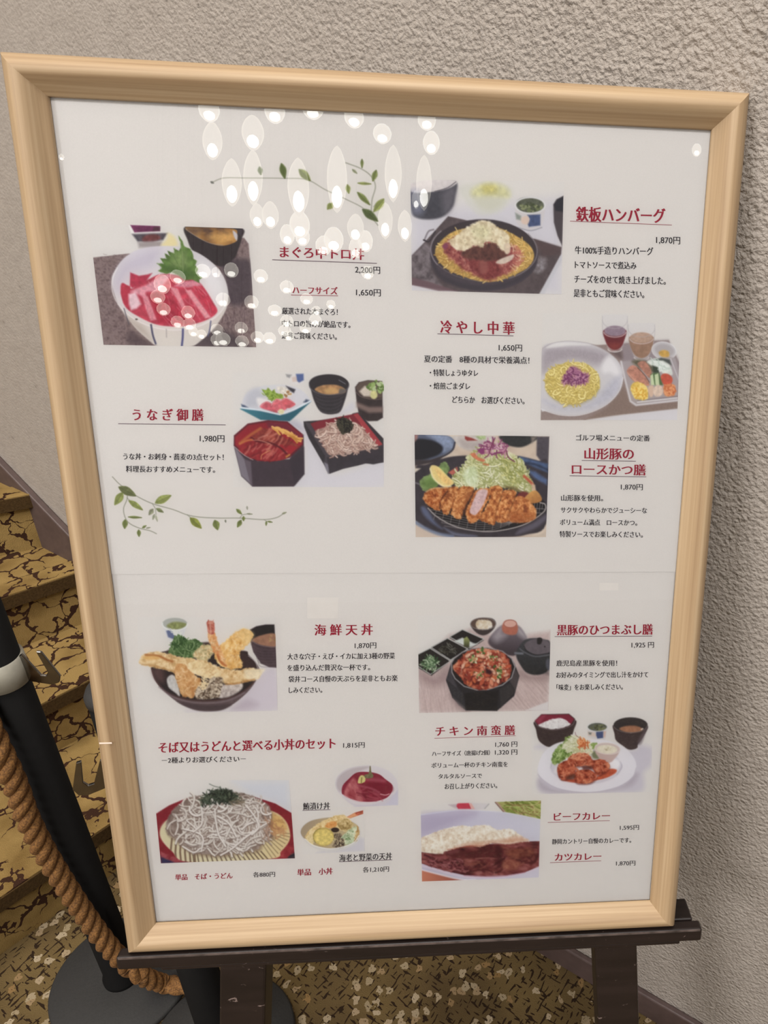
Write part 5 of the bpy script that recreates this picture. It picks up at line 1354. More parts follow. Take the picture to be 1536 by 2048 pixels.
M = dict(
    stucco=mat_stucco(), wood=mat_wood(), stair=mat_stair_carpet(), carpet=mat_floor_carpet(),
    easel=mat_easel(), worn_highlight=plain('worn_highlight_wood', (84, 73, 69), .4, nsc=55., namp=.6), rope=mat_rope(), paper=mat_paper(), print=mat_print(), pane=mat_pane(),
    skirt=plain('mauve_brown_paint', (84, 69, 66), .5), nosing=plain('nosing_carpet', (70, 53, 31), .9, spec=.1, nsc=240., namp=.25, bump=.4),
    post=plain('black_paint', (11, 10, 10), .75, spec=.2), base=plain('dark_grey_rubber', (42, 41, 40), .75, nsc=300., bump=.2),
    collar=plain('pale_collar_plastic', (176, 172, 158), .45), steel=plain('polished_steel', (150, 146, 142), .18, metal=1.),
    ceiling=plain('ceiling_paint', (200, 192, 182), .8), back=plain('backing_board', (120, 100, 76), .8),
    red=plain('crimson_ink', (158, 34, 58), .7, spec=.2, namp=.06), black=plain('black_ink', (44, 38, 46), .7, spec=.2, namp=.06),
    rule=plain('underline_ink', (104, 82, 94), .7, spec=.2, namp=.06), redrule=plain('red_underline_ink', (170, 110, 118), .7, spec=.2, namp=.06),
    tape=plain('clear_tape', (238, 234, 230), .35, spec=.6, namp=.02), scuff=plain('pale_scuff', (232, 212, 196), .6, namp=.05),
    shade=mat_glow('lit_frosted_glass', (1.0, .95, .80), 10.0, .42), globe=mat_glow('lit_globe_glass', (1.0, .95, .82), 15.0, .45), bulb=mat_glow('lamp_light', (1.0, .98, .9), 60.0),
    cord=plain('lamp_cord', (60, 58, 56), .5), brass=plain('canopy_metal', (180, 170, 150), .35, metal=.8),
)

# ---------------------------------------------------------------- setting
WP = Vector((.144, .879, 0))                       # a point on the foot of the wall
WD = Vector((.82656, -.56285, 0))                  # along the wall, towards the right
WN = Vector((-.56285, -.82656, 0))                 # out of the wall, into the room

def wall_pt(s, out=0., z=0.):
    p = WP + WD * s + WN * out
    return Vector((p.x, p.y, z))

def struct(name, me, mat):
    o = obj(name, me, mat)
    o['kind'] = 'structure'
    return o

def wall_block(name, s0, s1, o0, o1, z0, z1, mat):
    """a slab along the wall; z0/z1 may be (left, right) pairs"""
    z0 = z0 if isinstance(z0, tuple) else (z0, z0)
    z1 = z1 if isinstance(z1, tuple) else (z1, z1)
    V = []
    for s, i in ((s0, 0), (s1, 1)):
        for o_ in (o0, o1):
            for z in (z0[i], z1[i]):
                V.append(wall_pt(s, o_, z))
    F = [(0, 1, 3, 2), (4, 6, 7, 5), (0, 4, 5, 1), (2, 3, 7, 6), (0, 2, 6, 4), (1, 5, 7, 3)]
    o = struct(name, MB().add(V, F).mesh(name), mat)
    return o

wall_block('wall_back', -8.6, 2.6, -.14, -.012, 0, 6.5, M['stucco'])
bevel(wall_block('baseboard_back', -.50, 2.6, -.012, 0., 0, .064, M['skirt']), .003)
bevel(wall_block('trim_1', -2.9, -.505, -.012, .004, 0., (1.491, .064), M['skirt']), .003)
struct('wall_left', MB().box((-6.9, -7.5, 0), (-6.75, 5.9, 6.5)).mesh('wall_left'), M['stucco'])
struct('floor', MB().box((-6.9, -7.5, -.1), (3.6, 6., 0)).mesh('floor'), M['carpet'])
struct('ceiling', MB().box((-6.9, -7.5, 6.5), (3.6, 6., 6.6)).mesh('ceiling'), M['ceiling'])

# ---------------------------------------------------------------- staircase
ST = thing('staircase', 'carpeted staircase with crackle-patterned steps climbing left behind the menu board', 'staircase', (-.9, 1.3, 0))
NOSE = [((-.858, .948), (-.722, 1.103)), ((-.912, 1.282), (-.834, 1.364)), ((-1.030, 1.466), (-.912, 1.562)), ((-1.076, 1.640), (-1.040, 1.658)), ((-1.16, 1.74), (-1.12, 1.755)), ((-1.26, 1.86), (-1.20, 1.87))]
def nose_ends(k, back=0.):
    a, b = (Vector((*p, 0)) for p in NOSE[k])
    d = (b - a).normalized()
    nrm = Vector((-d.y, d.x, 0))                   # uphill
    a = a + nrm * back
    t = ((WP - a).dot(WN)) / d.dot(WN)
    return a - d * 1.5, a + d * (t - .004 / abs(d.dot(WN))), nrm
for k in range(5):
    z = .15 * (k + 1)
    l0, r0, nr = nose_ends(k, .018)
    l1, r1, _ = nose_ends(k + 1, .024)
    o = ST.location
    poly = [(p.x - o.x, p.y - o.y) for p in (l0, r0, r1, l1)]
    st = obj('step', MB().prism(poly, 0, z).mesh('step'), M['stair'], ST)
    ln, rn, nr = nose_ends(k, 0.)
    q = [(p.x - o.x, p.y - o.y) for p in (ln, rn, rn + nr * .05, ln + nr * .05)]
    nb = obj('nosing', MB().prism(q, z - .030, z + .0012).mesh('nosing'), M['nosing'], st, 'plain brown nosing strip')
    # the tread carpet laps over the nosing's top
    q2 = [(p.x - o.x, p.y - o.y) for p in (ln + nr * .003, rn + nr * .003, rn + nr * .06, ln + nr * .06)]
    obj('tread_carpet', MB().prism(q2, z + .0005, z + .004).mesh('tread_carpet'), M['stair'], st)

# ---------------------------------------------------------------- easel and board frame of reference
TILT = math.radians(15)
BC = Vector((-.0684, .6859, 1.0699))               # centre of the printed face
BX, BY, BZ = Vector((1, 0, 0)), Vector((0, math.sin(TILT), math.cos(TILT))), Vector((0, -math.cos(TILT), math.sin(TILT)))
BROT = (math.radians(90) - TILT, 0, 0)
Y0 = -.4705                                         # lower edge of the frame

def bpos(x, y, z):
    return BC + BX * x + BY * y + BZ * z

EA = thing('easel', 'worn dark brown wooden display easel holding the framed menu', 'easel', bpos(.01, Y0, 0), BROT)
def E(x, y, z):                                     # board coordinates -> easel's own
    return (x - .01, y - Y0, z)
def ebox(name, lo, hi, bv=.003, label=None, parent=EA):
    o = obj(name, MB().box(E(*lo), E(*hi)).mesh(name), M['easel'], parent, label)
    return bevel(o, bv, 3)
ebox('tray', (-.333, -.4880, -.036), (.3545, Y0 - .0004, -.0005), .0025)
ebox('tray_bar', (-.340, -.4905, .0002), (.3625, Y0 - .0010, .0165), .0035)
ew = obj('worn_edge_highlight', MB().box(E(-.337, Y0 - .0042, .0158), E(.3595, Y0 - .0012, .0167)).mesh('worn_edge_highlight'), M['worn_highlight'], EA, 'pale worn front edge of the tray with its bevel highlight painted in')  # pale strip, part scuffed edge, part bevel highlight put into the colour
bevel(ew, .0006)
ebox('tray_lip', (-.292, -.4965, -.030), (.336, -.4900, .0135), .002)
def leg(x0, x1, y0, y1, z0, z1, w):
    V = []
    for x, y in ((x0, y0), (x1, y1)):
        for z in (z0, z1):
            for d in (-w / 2, w / 2):
                V.append(E(x + d, y, z))
    return MB().add(V, [(0, 1, 3, 2), (4, 6, 7, 5), (0, 4, 5, 1), (2, 3, 7, 6), (0, 2, 6, 4), (1, 5, 7, 3)])
YF = -1.0 * (BC.z - .0) / BY.z                      # where the plane reaches the floor
for sgn in (-1, 1):
    xt, xb = .0 + sgn * .2255, .0
    c0 = (.253 if sgn > 0 else -.197)
    x_low = c0 + sgn * .085 * (abs(YF) - .49)
    x_top = c0 - sgn * .085 * (.36 + .49)
    m_ = leg(c0 + sgn * .085 * .012, x_low, -.4900, YF + .012, -.030, .0115, .054)
    bevel(obj('front_leg', m_.mesh('front_leg'), M['easel'], EA), .003)
    m_ = leg(c0, x_top, -.4905, .36, -.058, -.036, .045)
    bevel(obj('upright', m_.mesh('upright'), M['easel'], EA), .003)
ebox('top_rail', (-.16, .30, -.082), (.20, .36, -.059), .003)
ebox('stretcher', (-.245, -.90, -.052), (.30, -.85, -.031), .003)
# rear leg from the top rail down to the floor behind
p0, p1 = bpos(.02, .33, -.085), Vector((.0, 1.04, 0.))
iv = Matrix.Translation(EA.location) @ Matrix.Rotation(BROT[0], 4, 'X')
iv = iv.inverted()
d_ = (p1 - p0).normalized()
sx_ = Vector((1, 0, 0))
sy_ = d_.cross(sx_).normalized()
V = []
for p in (p0, p1 + Vector((0, 0, .004))):
    for a, b in ((-1, -1), (1, -1), (1, 1), (-1, 1)):
        V.append(iv @ (p + sx_ * a * .02 + sy_ * b * .011))
bevel(obj('rear_leg', MB().add(V, [(3, 2, 1, 0), (4, 5, 6, 7), (0, 1, 5, 4), (1, 2, 6, 5), (2, 3, 7, 6), (3, 0, 4, 7)]).mesh('rear_leg'), M['easel'], EA), .003)

# ---------------------------------------------------------------- framed menu
MBD = thing('menu_board', 'pale wood framed menu board with dish photos and Japanese text on the easel', 'menu board', bpos(0, Y0, 0), BROT)
def Bc(x, y, z):
    return (x, y - Y0, z)
XO, YT, YB = .3288, .4735, Y0
FW = .0325
PROF = [(0., -.014), (0., .005), (.0012, .0095), (.004, .0145), (.0075, .0180), (.0115, .0198), (.0155, .0194), (.019, .0172), (.0225, .0137), (.026, .0100), (.0295, .0065), (.0318, .0048), (FW, .0038), (FW, .0004), (FW - .004, .0004), (FW - .004, -.014)]
def rail(L):
    """moulding along local X, outer edge at y=0, inner side towards +y, mitred"""
    n = len(PROF)
    V = [(-L / 2 + w, w, h) for w, h in PROF] + [(L / 2 - w, w, h) for w, h in PROF]
    F = [(i, (i + 1) % n, n + (i + 1) % n, n + i) for i in range(n)]
    mb = MB()
    mb.add(V, [f[::-1] for f in F], True)
    mb.add(V[:n], [tuple(range(n))])
    mb.add(V[n:], [tuple(range(n))[::-1]])
    me = mb.mesh('frame_rail')
    return me
Wd, Ht = 2 * XO, YT - YB
for (x, y, a, L) in ((0, YB, 0, Wd), (XO, (YT + YB) / 2, 90, Ht), (0, YT, 180, Wd), (-XO, (YT + YB) / 2, 270, Ht)):
    o = obj('frame_rail', rail(L), M['wood'], MBD)
    o.location = Bc(x, y, 0)
    o.rotation_euler = (0, 0, math.radians(a))
    e = o.modifiers.new('edge', 'EDGE_SPLIT')
    e.split_angle = math.radians(40)
sc = obj('scuff_mark', MB().box((-.0065, -.0009, 0), (.0065, .0009, .0004)).mesh('scuff_mark'), M['scuff'], MBD, 'short pale scratch across the left rail')
bevel(sc, .0003)
obj('backing', MB().box(Bc(-XO + .004, YB + .004, -.0135), Bc(XO - .004, YT - .004, -.0030)).mesh('backing'), M['back'], MBD)

# photo layout (1536 x 2048) -> face of the sheets, metres
HI = ((0.00041781399150464055, -8.84293719219693e-06, -0.3267424886414175), (-2.0188872907133903e-06, -0.0004488602385835656, 0.5141159829207727), (-4.838306734501399e-05, -0.0001453757638149026, 1.0))
def face(x, y):
    w = HI[2][0] * x + HI[2][1] * y + HI[2][2]
    return (HI[0][0] * x + HI[0][1] * y + HI[0][2]) / w, (HI[1][0] * x + HI[1][1] * y + HI[1][2]) / w

# the four sheets
SX, SXL, SYL, SYR = face(800, 700)[0], face(816, 1500)[0], face(500, 1137)[1], face(1100, 1145)[1]
IX = XO - FW + .003
def sheet(x0, y0, x1, y1, z):
    return obj('menu_sheet', MB().box(Bc(x0, y0, z - .00012), Bc(x1, y1, z)).mesh('menu_sheet'), M['paper'], MBD)
ZS = dict(TL=-.0007, TR=-.0002, BL=-.0016, BR=-.0012)
SH = dict(
    TL=sheet(-IX, SYL - .006, SX + .004, YT - FW + .003, ZS['TL']),
    TR=sheet(SX, SYR, IX, YT - FW + .003, ZS['TR']),
    BL=sheet(-IX, YB + FW - .003, SXL, SYL, ZS['BL']),
    BR=sheet(SXL - .004, YB + FW - .003, IX, SYR + .006, ZS['BR']))
for nm, x, y, w, h in (('BL', 645, 1217, 62, 42), ('BR', 1218, 1174, 38, 15)):
    q = [Bc(*face(x + a * w / 2, y + b * h / 2), ZS[nm] + .00015) for a, b in ((-1, 1), (1, 1), (1, -1), (-1, -1))]
    obj('tape_piece', MB().add(q, [(3, 2, 1, 0)]).mesh('tape_piece'), M['tape'], SH[nm], 'scrap of clear tape')
ac = obj('acrylic_cover', MB().add([Bc(-IX, YB + FW - .003, .0012), Bc(IX, YB + FW - .003, .0012), Bc(IX, YT - FW + .003, .0012), Bc(-IX, YT - FW + .003, .0012)], [(0, 1, 2, 3)]).mesh('acrylic_cover'), M['pane'], MBD, 'clear glossy cover')

# ---------------------------------------------------------------- pictures on the sheets
def srgb2lin(a):
    a = a / 255.
    return np.where(a <= .04045, a / 12.92, ((a + .055) / 1.055) ** 2.4)
PK = PAPER_ALB / srgb2lin(PAPER)

def place_print(p, sh, name, label, dz=.0002):
    X, Y = p.ox + p.x / p.k, p.oy + p.y / p.k
    w = HI[2][0] * X + HI[2][1] * Y + HI[2][2]
    bx = (HI[0][0] * X + HI[0][1] * Y + HI[0][2]) / w
    by = (HI[1][0] * X + HI[1][1] * Y + HI[1][2]) / w
    V = np.stack([bx, by - Y0, np.full(bx.shape, ZS[sh] + dz)], -1).reshape(-1, 3)
    ny, nx = bx.shape
    i = np.arange(ny * nx).reshape(ny, nx)
    F = np.stack([i[:-1, :-1], i[1:, :-1], i[1:, 1:], i[:-1, 1:]], -1).reshape(-1, 4)
    me = bpy.data.meshes.new(name)
    me.vertices.add(len(V))
    me.vertices.foreach_set('co', V.ravel())
    me.loops.add(F.size)
    me.loops.foreach_set('vertex_index', F.ravel().astype(np.int32))
    me.polygons.add(len(F))
    me.polygons.foreach_set('loop_start', np.arange(0, F.size, 4, dtype=np.int32))
    me.update(calc_edges=True)
    ca = me.color_attributes.new('ink', 'FLOAT_COLOR', 'POINT')
    c = np.ones((len(V), 4))
    c[:, :3] = np.clip(srgb2lin(np.clip(p.C, 0, 255)) * PK, 0, .95).reshape(-1, 3)
    ca.data.foreach_set('color', c.ravel())
    return obj(name, me, M['print'], SH[sh], label)

def vine(nm, ox, oy, k, corners, stems, leaves):
    p = Pic(nm, ox, oy, k, corners, seed=2)
    for q, w in stems:
        p.line(q, w, (140, 138, 124), soft=4, smooth=True, al=.85)
    for (x0, y0, x1, y1, wd, c) in leaves:
        a, b = np.array([x0, y0], float), np.array([x1, y1], float)
        d = b - a
        n = np.array([-d[1], d[0]]) / (np.linalg.norm(d) + 1e-9) * wd
        p.sp([a, a + d * .3 + n * .9, a + d * .62 + n * .85, b, a + d * .62 - n * .85, a + d * .3 - n * .9], c, soft=5, amp=.22, sc=26, seed=int(x0))
        p.sp([a, a + d * .3 + n * .8, a + d * .65 + n * .7, b], [v * .82 for v in c], soft=5, al=.6)
        p.line([a, b], 4, [v * .75 for v in c], soft=4, al=.6)
    return p
G1, G2, G3 = (118, 126, 72), (142, 148, 86), (146, 146, 120)
VINE1 = vine('vine', 215, 940, 4.267, [(20, 40), (1530, 40), (1530, 600), (20, 600)],
    [([(40, 60), (110, 130), (240, 220), (380, 288), (560, 340), (680, 385), (800, 405), (960, 412), (1130, 412), (1330, 425), (1440, 408), (1500, 375)], 8),
     ([(165, 190), (165, 250), (135, 330), (150, 410), (190, 460), (270, 498), (360, 520), (415, 545)], 8),
     ([(380, 288), (405, 330), (412, 380)], 6), ([(1130, 412), (1150, 385), (1210, 375)], 6), ([(1335, 425), (1360, 445), (1355, 470)], 5), ([(165, 240), (190, 265)], 7), ([(680, 385), (710, 410)], 7)],
    [(95, 145, 240, 222, 36, (112, 116, 76)), (128, 195, 60, 300, 34, G2), (180, 262, 298, 342, 24, G2), (405, 282, 540, 218, 34, G2), (388, 335, 352, 385, 20, G3), (415, 330, 475, 362, 16, (126, 132, 92)), (400, 380, 385, 425, 12, (172, 172, 148)), (412, 390, 424, 440, 11, (180, 178, 158)), (175, 402, 290, 408, 11, G1), (150, 425, 145, 502, 24, G1), (265, 512, 268, 570, 17, G1), (295, 495, 328, 476, 10, G1), (330, 498, 362, 492, 5, G3), (705, 410, 800, 498, 32, (134, 138, 66)), (915, 430, 940, 512, 30, G1), (1140, 430, 1108, 490, 20, G1), (1100, 336, 1144, 378, 15, G1), (1160, 398, 1160, 436, 14, G1), (1190, 375, 1234, 378, 6, G3), (1190, 312, 1192, 338, 8, (170, 166, 150)), (1355, 440, 1352, 475, 8, G1), (1365, 440, 1405, 447, 7, G1), (1490, 375, 1525, 362, 9, G3), (1005, 428, 1008, 448, 7, (130, 130, 112))])
VINE2 = vine('vine', 380, 190, 2.954, [(110, 350), (1180, 340), (1190, 790), (110, 790)],
    [([(130, 515), (200, 490), (330, 490), (550, 492), (690, 500), (800, 560), (930, 620), (1030, 675), (1110, 770)], 5),
     ([(920, 400), (1010, 435), (1070, 480), (1095, 540), (1075, 620), (1070, 700)], 6), ([(1016, 430), (1018, 410)], 4), ([(1085, 660), (1100, 640)], 4)],
    [(540, 405, 560, 492, 20, (100, 112, 62)), (410, 425, 418, 470, 14, (132, 140, 110)), (645, 440, 710, 505, 22, G1), (840, 640, 812, 675, 18, G2), (930, 530, 938, 580, 14, G2), (990, 575, 1062, 648, 16, G1), (992, 520, 1068, 525, 8, G2), (1100, 445, 1080, 508, 16, G1), (1016, 380, 1016, 428, 9, G1), (1145, 615, 1085, 690, 22, G2), (1020, 675, 1110, 745, 24, (92, 102, 62)), (960, 440, 985, 462, 8, (150, 152, 120)), (122, 512, 138, 520, 7, (120, 118, 110))])
place_print(VINE2, 'TL', 'vine_print', 'green leaf vine print near the top', .0001)
place_print(VINE1, 'TL', 'vine_print', 'green leaf vine print below the eel set', .0001)
for f, sh, lb in ((dish_tuna, 'TL', 'photo of a tuna rice bowl'), (dish_eel, 'TL', 'photo of an eel, soba and sashimi set'),
                  (dish_hamburg, 'TR', 'photo of a hamburg steak on spaghetti in an iron pan'), (dish_cold_noodles, 'TR', 'photo of chilled noodles with toppings and two drinks'),
                  (dish_cutlet, 'TR', 'photo of a sliced pork cutlet with cabbage'), (dish_tempura, 'BL', 'photo of a seafood tempura bowl'),
                  (dish_soba, 'BL', 'photo of soba on a red tray'), (dish_marinated, 'BL', 'small photo of a marinated tuna bowl'),
                  (dish_vegetable, 'BL', 'small photo of a vegetable tempura bowl'), (dish_pork_bowl, 'BR', 'photo of a black pork bowl with side dishes'),
                  (dish_chicken, 'BR', 'photo of fried chicken with rice and soup'), (dish_curry, 'BR', 'photo of beef curry with rice')):
    place_print(f(), sh, 'dish_photo', lb)

# ---------------------------------------------------------------- lettering
WIN = dict(A=(160, 420, 2.4), B=(200, 700, 2.56), D=(800, 340, 2.56), E=(820, 600, 2.648), F=(810, 850, 2.844), G=(260, 1200, 2.743), H=(290, 1460, 2.898), I=(820, 1210, 2.954), J=(840, 1410, 3.135), K=(830, 1590, 3.135))
tc = bpy.data.curves.new('lettering', 'FONT')
tc.resolution_u = 3
tc.fill_mode = 'FRONT'
to = bpy.data.objects.new('lettering', tc)
COL.objects.link(to)
tris = {}
def glyphs(body):
    if body not in tris:
        tc.body = body
        dg = bpy.context.evaluated_depsgraph_get()
        dg.update()
        m_ = bpy.data.meshes.new_from_object(to.evaluated_get(dg))
        v = np.zeros(len(m_.vertices) * 3)
        m_.vertices.foreach_get('co', v)
        tris[body] = (v.reshape(-1, 3)[:, :2], [tuple(q.vertices) for q in m_.polygons])
        bpy.data.meshes.remove(m_)
    return tris[body]

def text(win, body, x0, y0, x1, y1, h, ink, sh, name, bold):
    ox, oy, k = WIN[win]
    v, f = glyphs(body)
    lo, hi = v[:, 0].min(), v[:, 0].max()
    u = (v[:, 0] - lo) / (hi - lo)
    t = (v[:, 1] + .075) / .905
    reps = 4 if bold > .03 else 3
    pts, fs = [], []
    for r in range(reps):
        off = (r / (reps - 1) - .5) * bold * h
        X = ox + (x0 + u * (x1 - x0) + off) / k
        Y = oy + (y0 + u * (y1 - y0) - t * h) / k
        n = len(pts)
        for a, b in zip(X, Y):
            fx, fy = face(a, b)
            pts.append(Bc(fx, fy, ZS[sh] + .00024 + r * 2e-6))
        fs += [tuple(i + n for i in q) for q in f]
    me = bpy.data.meshes.new(name)
    me.from_pydata(pts, [], fs)
    obj(name, me, M[ink], SH[sh])

def rule(win, x0, y0, x1, y1, sh, ink='rule', w=3.2):
    ox, oy, k = WIN[win]
    q = [(x0, y0 - w / 2), (x1, y1 - w / 2), (x1, y1 + w / 2), (x0, y0 + w / 2)]
    P = [Bc(*face(ox + a / k, oy + b / k), ZS[sh] + .00026) for a, b in q]
    obj('underline', MB().add(P, [(3, 2, 1, 0)]).mesh('underline'), M[ink], SH[sh])

HEADS = [
    ('A', 'まぐろ中トロ丼', 960, 228, 1362, 240, 54, 'TL'), ('A', 'ハーフサイズ', 1020, 402, 1235, 407, 36, 'TL'),
    ('B', 'う な ぎ 御 膳', 167, 362, 527, 363, 60, 'TL'), ('D', '鉄板ハンバーグ', 903, 262, 1357, 272, 74, 'TR'),
    ('E', '冷 や し 中 華', 162, 176, 552, 184, 68, 'TR'), ('F', '山形豚の', 1022, 195, 1300, 197, 64, 'TR'), ('F', 'ロースかつ膳', 950, 282, 1368, 287, 62, 'TR'),
    ('G', '海 鮮 天 丼', 1012, 198, 1330, 195, 60, 'BL'), ('H', 'そば又はうどんと選べる小丼のセット', 77, 138, 1102, 112, 62, 'BL'),
    ('H', '単品　そば・うどん', 173, 876, 505, 866, 34, 'BL'), ('H', '単品　小丼', 882, 850, 1086, 841, 38, 'BL'),
    ('I', '黒豚のひつまぶし膳', 870, 181, 1434, 177, 62, 'BR'), ('J', 'チ キ ン 南 蛮 膳', 98, 198, 595, 190, 60, 'BR'),
    ('K', 'ビーフカレー', 872, 166, 1222, 158, 50, 'BR'), ('K', 'カツカレー', 878, 418, 1168, 411, 48, 'BR')]
PRICES = [
    ('A', '2,200円', 1320, 303, 1440, 307, 36, 'TL'), ('A', '1,650円', 1325, 412, 1443, 415, 36, 'TL'), ('B', '1,980円', 510, 471, 636, 473, 38, 'TL'),
    ('D', '1,870円', 1312, 377, 1434, 381, 40, 'TR'), ('E', '1,650円', 470, 270, 593, 273, 38, 'TR'), ('F', '1,870円', 1228, 369, 1352, 371, 36, 'TR'),
    ('G', '1,870円', 1232, 270, 1350, 268, 34, 'BL'), ('H', '1,815円', 1148, 109, 1272, 107, 34, 'BL'), ('H', '各880円', 625, 859, 752, 856, 30, 'BL'), ('H', '各1,210円', 1262, 831, 1413, 826, 32, 'BL'),
    ('I', '1,925 円', 1310, 256, 1442, 255, 36, 'BR'), ('J', '1,760 円', 472, 268, 610, 265, 35, 'BR'), ('J', '1,320 円', 470, 317, 610, 315, 35, 'BR'), ('K', '1,595円', 1286, 224, 1405, 222, 32, 'BR'), ('K', '1,870円', 1262, 448, 1382, 446, 32, 'BR')]
LINES = [
    ('A', '厳選された本まぐろ！', 970, 500, 1236, 506, 32, 'TL'), ('A', '中トロの旨みが絶品です。', 968, 560, 1297, 567, 32, 'TL'), ('A', '是非ご賞味ください。', 968, 618, 1232, 624, 32, 'TL'),
    ('B', 'うな丼・お刺身・蕎麦の3点セット！', 118, 562, 632, 566, 33, 'TL'), ('B', '料理長おすすめメニューです。', 132, 626, 588, 630, 33, 'TL'),
    ('D', '牛100%手造りハンバーグ', 896, 430, 1296, 437, 40, 'TR'), ('D', 'トマトソースで煮込み', 896, 504, 1210, 509, 38, 'TR'), ('D', 'チーズをのせて焼き上げました。', 893, 578, 1360, 588, 40, 'TR'), ('D', '是非ともご賞味ください。', 890, 650, 1250, 657, 40, 'TR'),
    ('E', '夏の定番　8種の具材で栄養満点！', 75, 330, 632, 339, 37, 'TR'), ('E', '・特製しょうゆタレ', 105, 402, 360, 405, 35, 'TR'), ('E', '・焙煎ごまダレ', 105, 472, 318, 475, 35, 'TR'), ('E', 'どちらか　お選びください。', 225, 546, 606, 553, 37, 'TR'),
    ('F', 'ゴルフ場メニューの定番', 973, 90, 1393, 93, 35, 'TR'), ('F', '山形豚を使用。', 888, 432, 1126, 434, 35, 'TR'), ('F', 'サクサクやわらかでジューシーな', 886, 500, 1376, 503, 33, 'TR'), ('F', 'ボリューム満点　ロースかつ。', 882, 570, 1320, 573, 34, 'TR'), ('F', '特製ソースでお楽しみください。', 880, 638, 1352, 641, 35, 'TR'),
    ('G', '大きな穴子・えび・イカに加え3種の野菜', 862, 331, 1452, 326, 34, 'BL'), ('G', 'を盛り込んだ贅沢な一杯です。', 862, 393, 1316, 389, 34, 'BL'), ('G', '袋井コース自慢の天ぷらを是非ともお楽', 868, 455, 1467, 449, 34, 'BL'), ('G', 'しみください。', 870, 515, 1053, 513, 33, 'BL'),
    ('H', '－2種よりお選びください－', 95, 198, 582, 188, 34, 'BL'), ('H', '鮪漬け丼', 915, 467, 1070, 463, 40, 'BL'), ('H', '海老と野菜の天丼', 1125, 767, 1430, 755, 40, 'BL'),
    ('I', '鹿児島産黒豚を使用！', 866, 364, 1224, 363, 35, 'BR'), ('I', 'お好みのタイミングで出し汁をかけて', 865, 434, 1408, 431, 35, 'BR'), ('I', '「味変」をお楽しみください。', 867, 507, 1258, 503, 35, 'BR'),
    ('J', 'ハーフサイズ（唐揚げ2個）', 75, 325, 438, 317, 31, 'BR'), ('J', 'ボリューム一杯のチキン南蛮を', 72, 399, 550, 391, 33, 'BR'), ('J', 'タルタルソースで', 115, 467, 388, 462, 31, 'BR'), ('J', 'お召し上がりください。', 155, 532, 484, 525, 35, 'BR'),
    ('K', '静岡カントリー自慢のカレーです。', 860, 313, 1356, 303, 33, 'BR')]
for w, b, x0, y0, x1, y1, h, sh in HEADS:
    text(w, b, x0, y0, x1, y1, h, 'red', sh, 'heading', .068)
for w, b, x0, y0, x1, y1, h, sh in PRICES:
    text(w, b, x0, y0, x1, y1, h, 'black', sh, 'price', .034)
for w, b, x0, y0, x1, y1, h, sh in LINES:
    text(w, b, x0, y0, x1, y1, h, 'black', sh, 'text_line', .048)
bpy.data.objects.remove(to)
for q in (('A', 922, 239, 1425, 256, 'TL'), ('A', 1012, 408, 1238, 412, 'TL', 'redrule'), ('B', 92, 378, 643, 384, 'TL'), ('D', 870, 262, 1392, 282, 'TR', 'redrule'), ('E', 145, 179, 548, 190, 'TR', 'rule'), ('F', 1005, 202, 1313, 206, 'TR'), ('F', 936, 289, 1372, 295, 'TR'),
          ('H', 912, 471, 1073, 466, 'BL'), ('H', 1123, 769, 1432, 757, 'BL'), ('I', 855, 189, 1432, 186, 'BR'), ('J', 90, 212, 600, 196, 'BR', 'redrule'), ('K', 833, 176, 1222, 164, 'BR', 'redrule'), ('K', 847, 428, 1168, 416, 'BR', 'redrule')):
    rule(*q)
p_ = face(222, 1463)
sc.location = Bc(-XO + .0135, p_[1] - .002, .0197)

# ---------------------------------------------------------------- rope stanchions
HOOK = [(.000, -.022), (.030, -.030), (.040, -.026), (.044, -.014), (.030, .030), (.024, .031), (.030, -.006), (.026, -.013), (.019, -.012), (.004, .026), (.000, .024)]
def stanchion(loc, top, zc, ang, label):
    t = thing('rope_stanchion', label, 'stanchion', loc, (0, 0, 0), 'rope stanchions by the stairs')
    obj('base', MB().lathe([(0, 0), (.122, 0), (.1248, .004), (.1248, .010), (.121, .0135), (.040, .016), (0, .016)], 64).mesh('base'), M['base'], t)
    obj('post', MB().lathe([(0, .014), (.0335, .014), (.0335, .024), (.029, .03), (.029, top - .01), (.0, top - .01)], 40).mesh('post'), M['post'], t)
    obj('cap', MB().lathe([(0, top - .012), (.0305, top - .012), (.0305, top - .004), (.027, top + .004), (.016, top + .010), (0, top + .012)], 40).mesh('cap'), M['base'], t)
    c = obj('collar', MB().lathe([(.0292, zc - .022), (.0325, zc - .021), (.0330, zc), (.0325, zc + .021), (.0292, zc + .022)], 40).mesh('collar'), M['collar'], t, 'pale grey collar')
    for a in ang:
        d = Vector((math.cos(a), math.sin(a), 0))
        n = Vector((-d.y, d.x, 0))
        V = []
        for s_ in (-.002, .002):
            for u, z in HOOK:
                V.append(d * (.0315 + u) + n * s_ + Vector((0, 0, zc + z)))
        m_ = len(HOOK)
        F = [tuple(range(m_))[::-1], tuple(range(m_, 2 * m_))] + [(i, (i + 1) % m_, m_ + (i + 1) % m_, m_ + i) for i in range(m_)]
        bevel(obj('hook', MB().add(V, F).mesh('hook'), M['steel'], c, 'steel rope hook'), .0008)
    return t
S1, S2 = Vector((-.646, .871, 0)), Vector((-.432, .7400, 0))
stanchion(S1, .93, .778, (.0, math.radians(183)), 'black rope stanchion nearer the stairs with the rope passing its post')
stanchion(S2, .86, .722, (math.radians(196), math.radians(10)), 'black rope stanchion half hidden behind the lower left of the menu board')

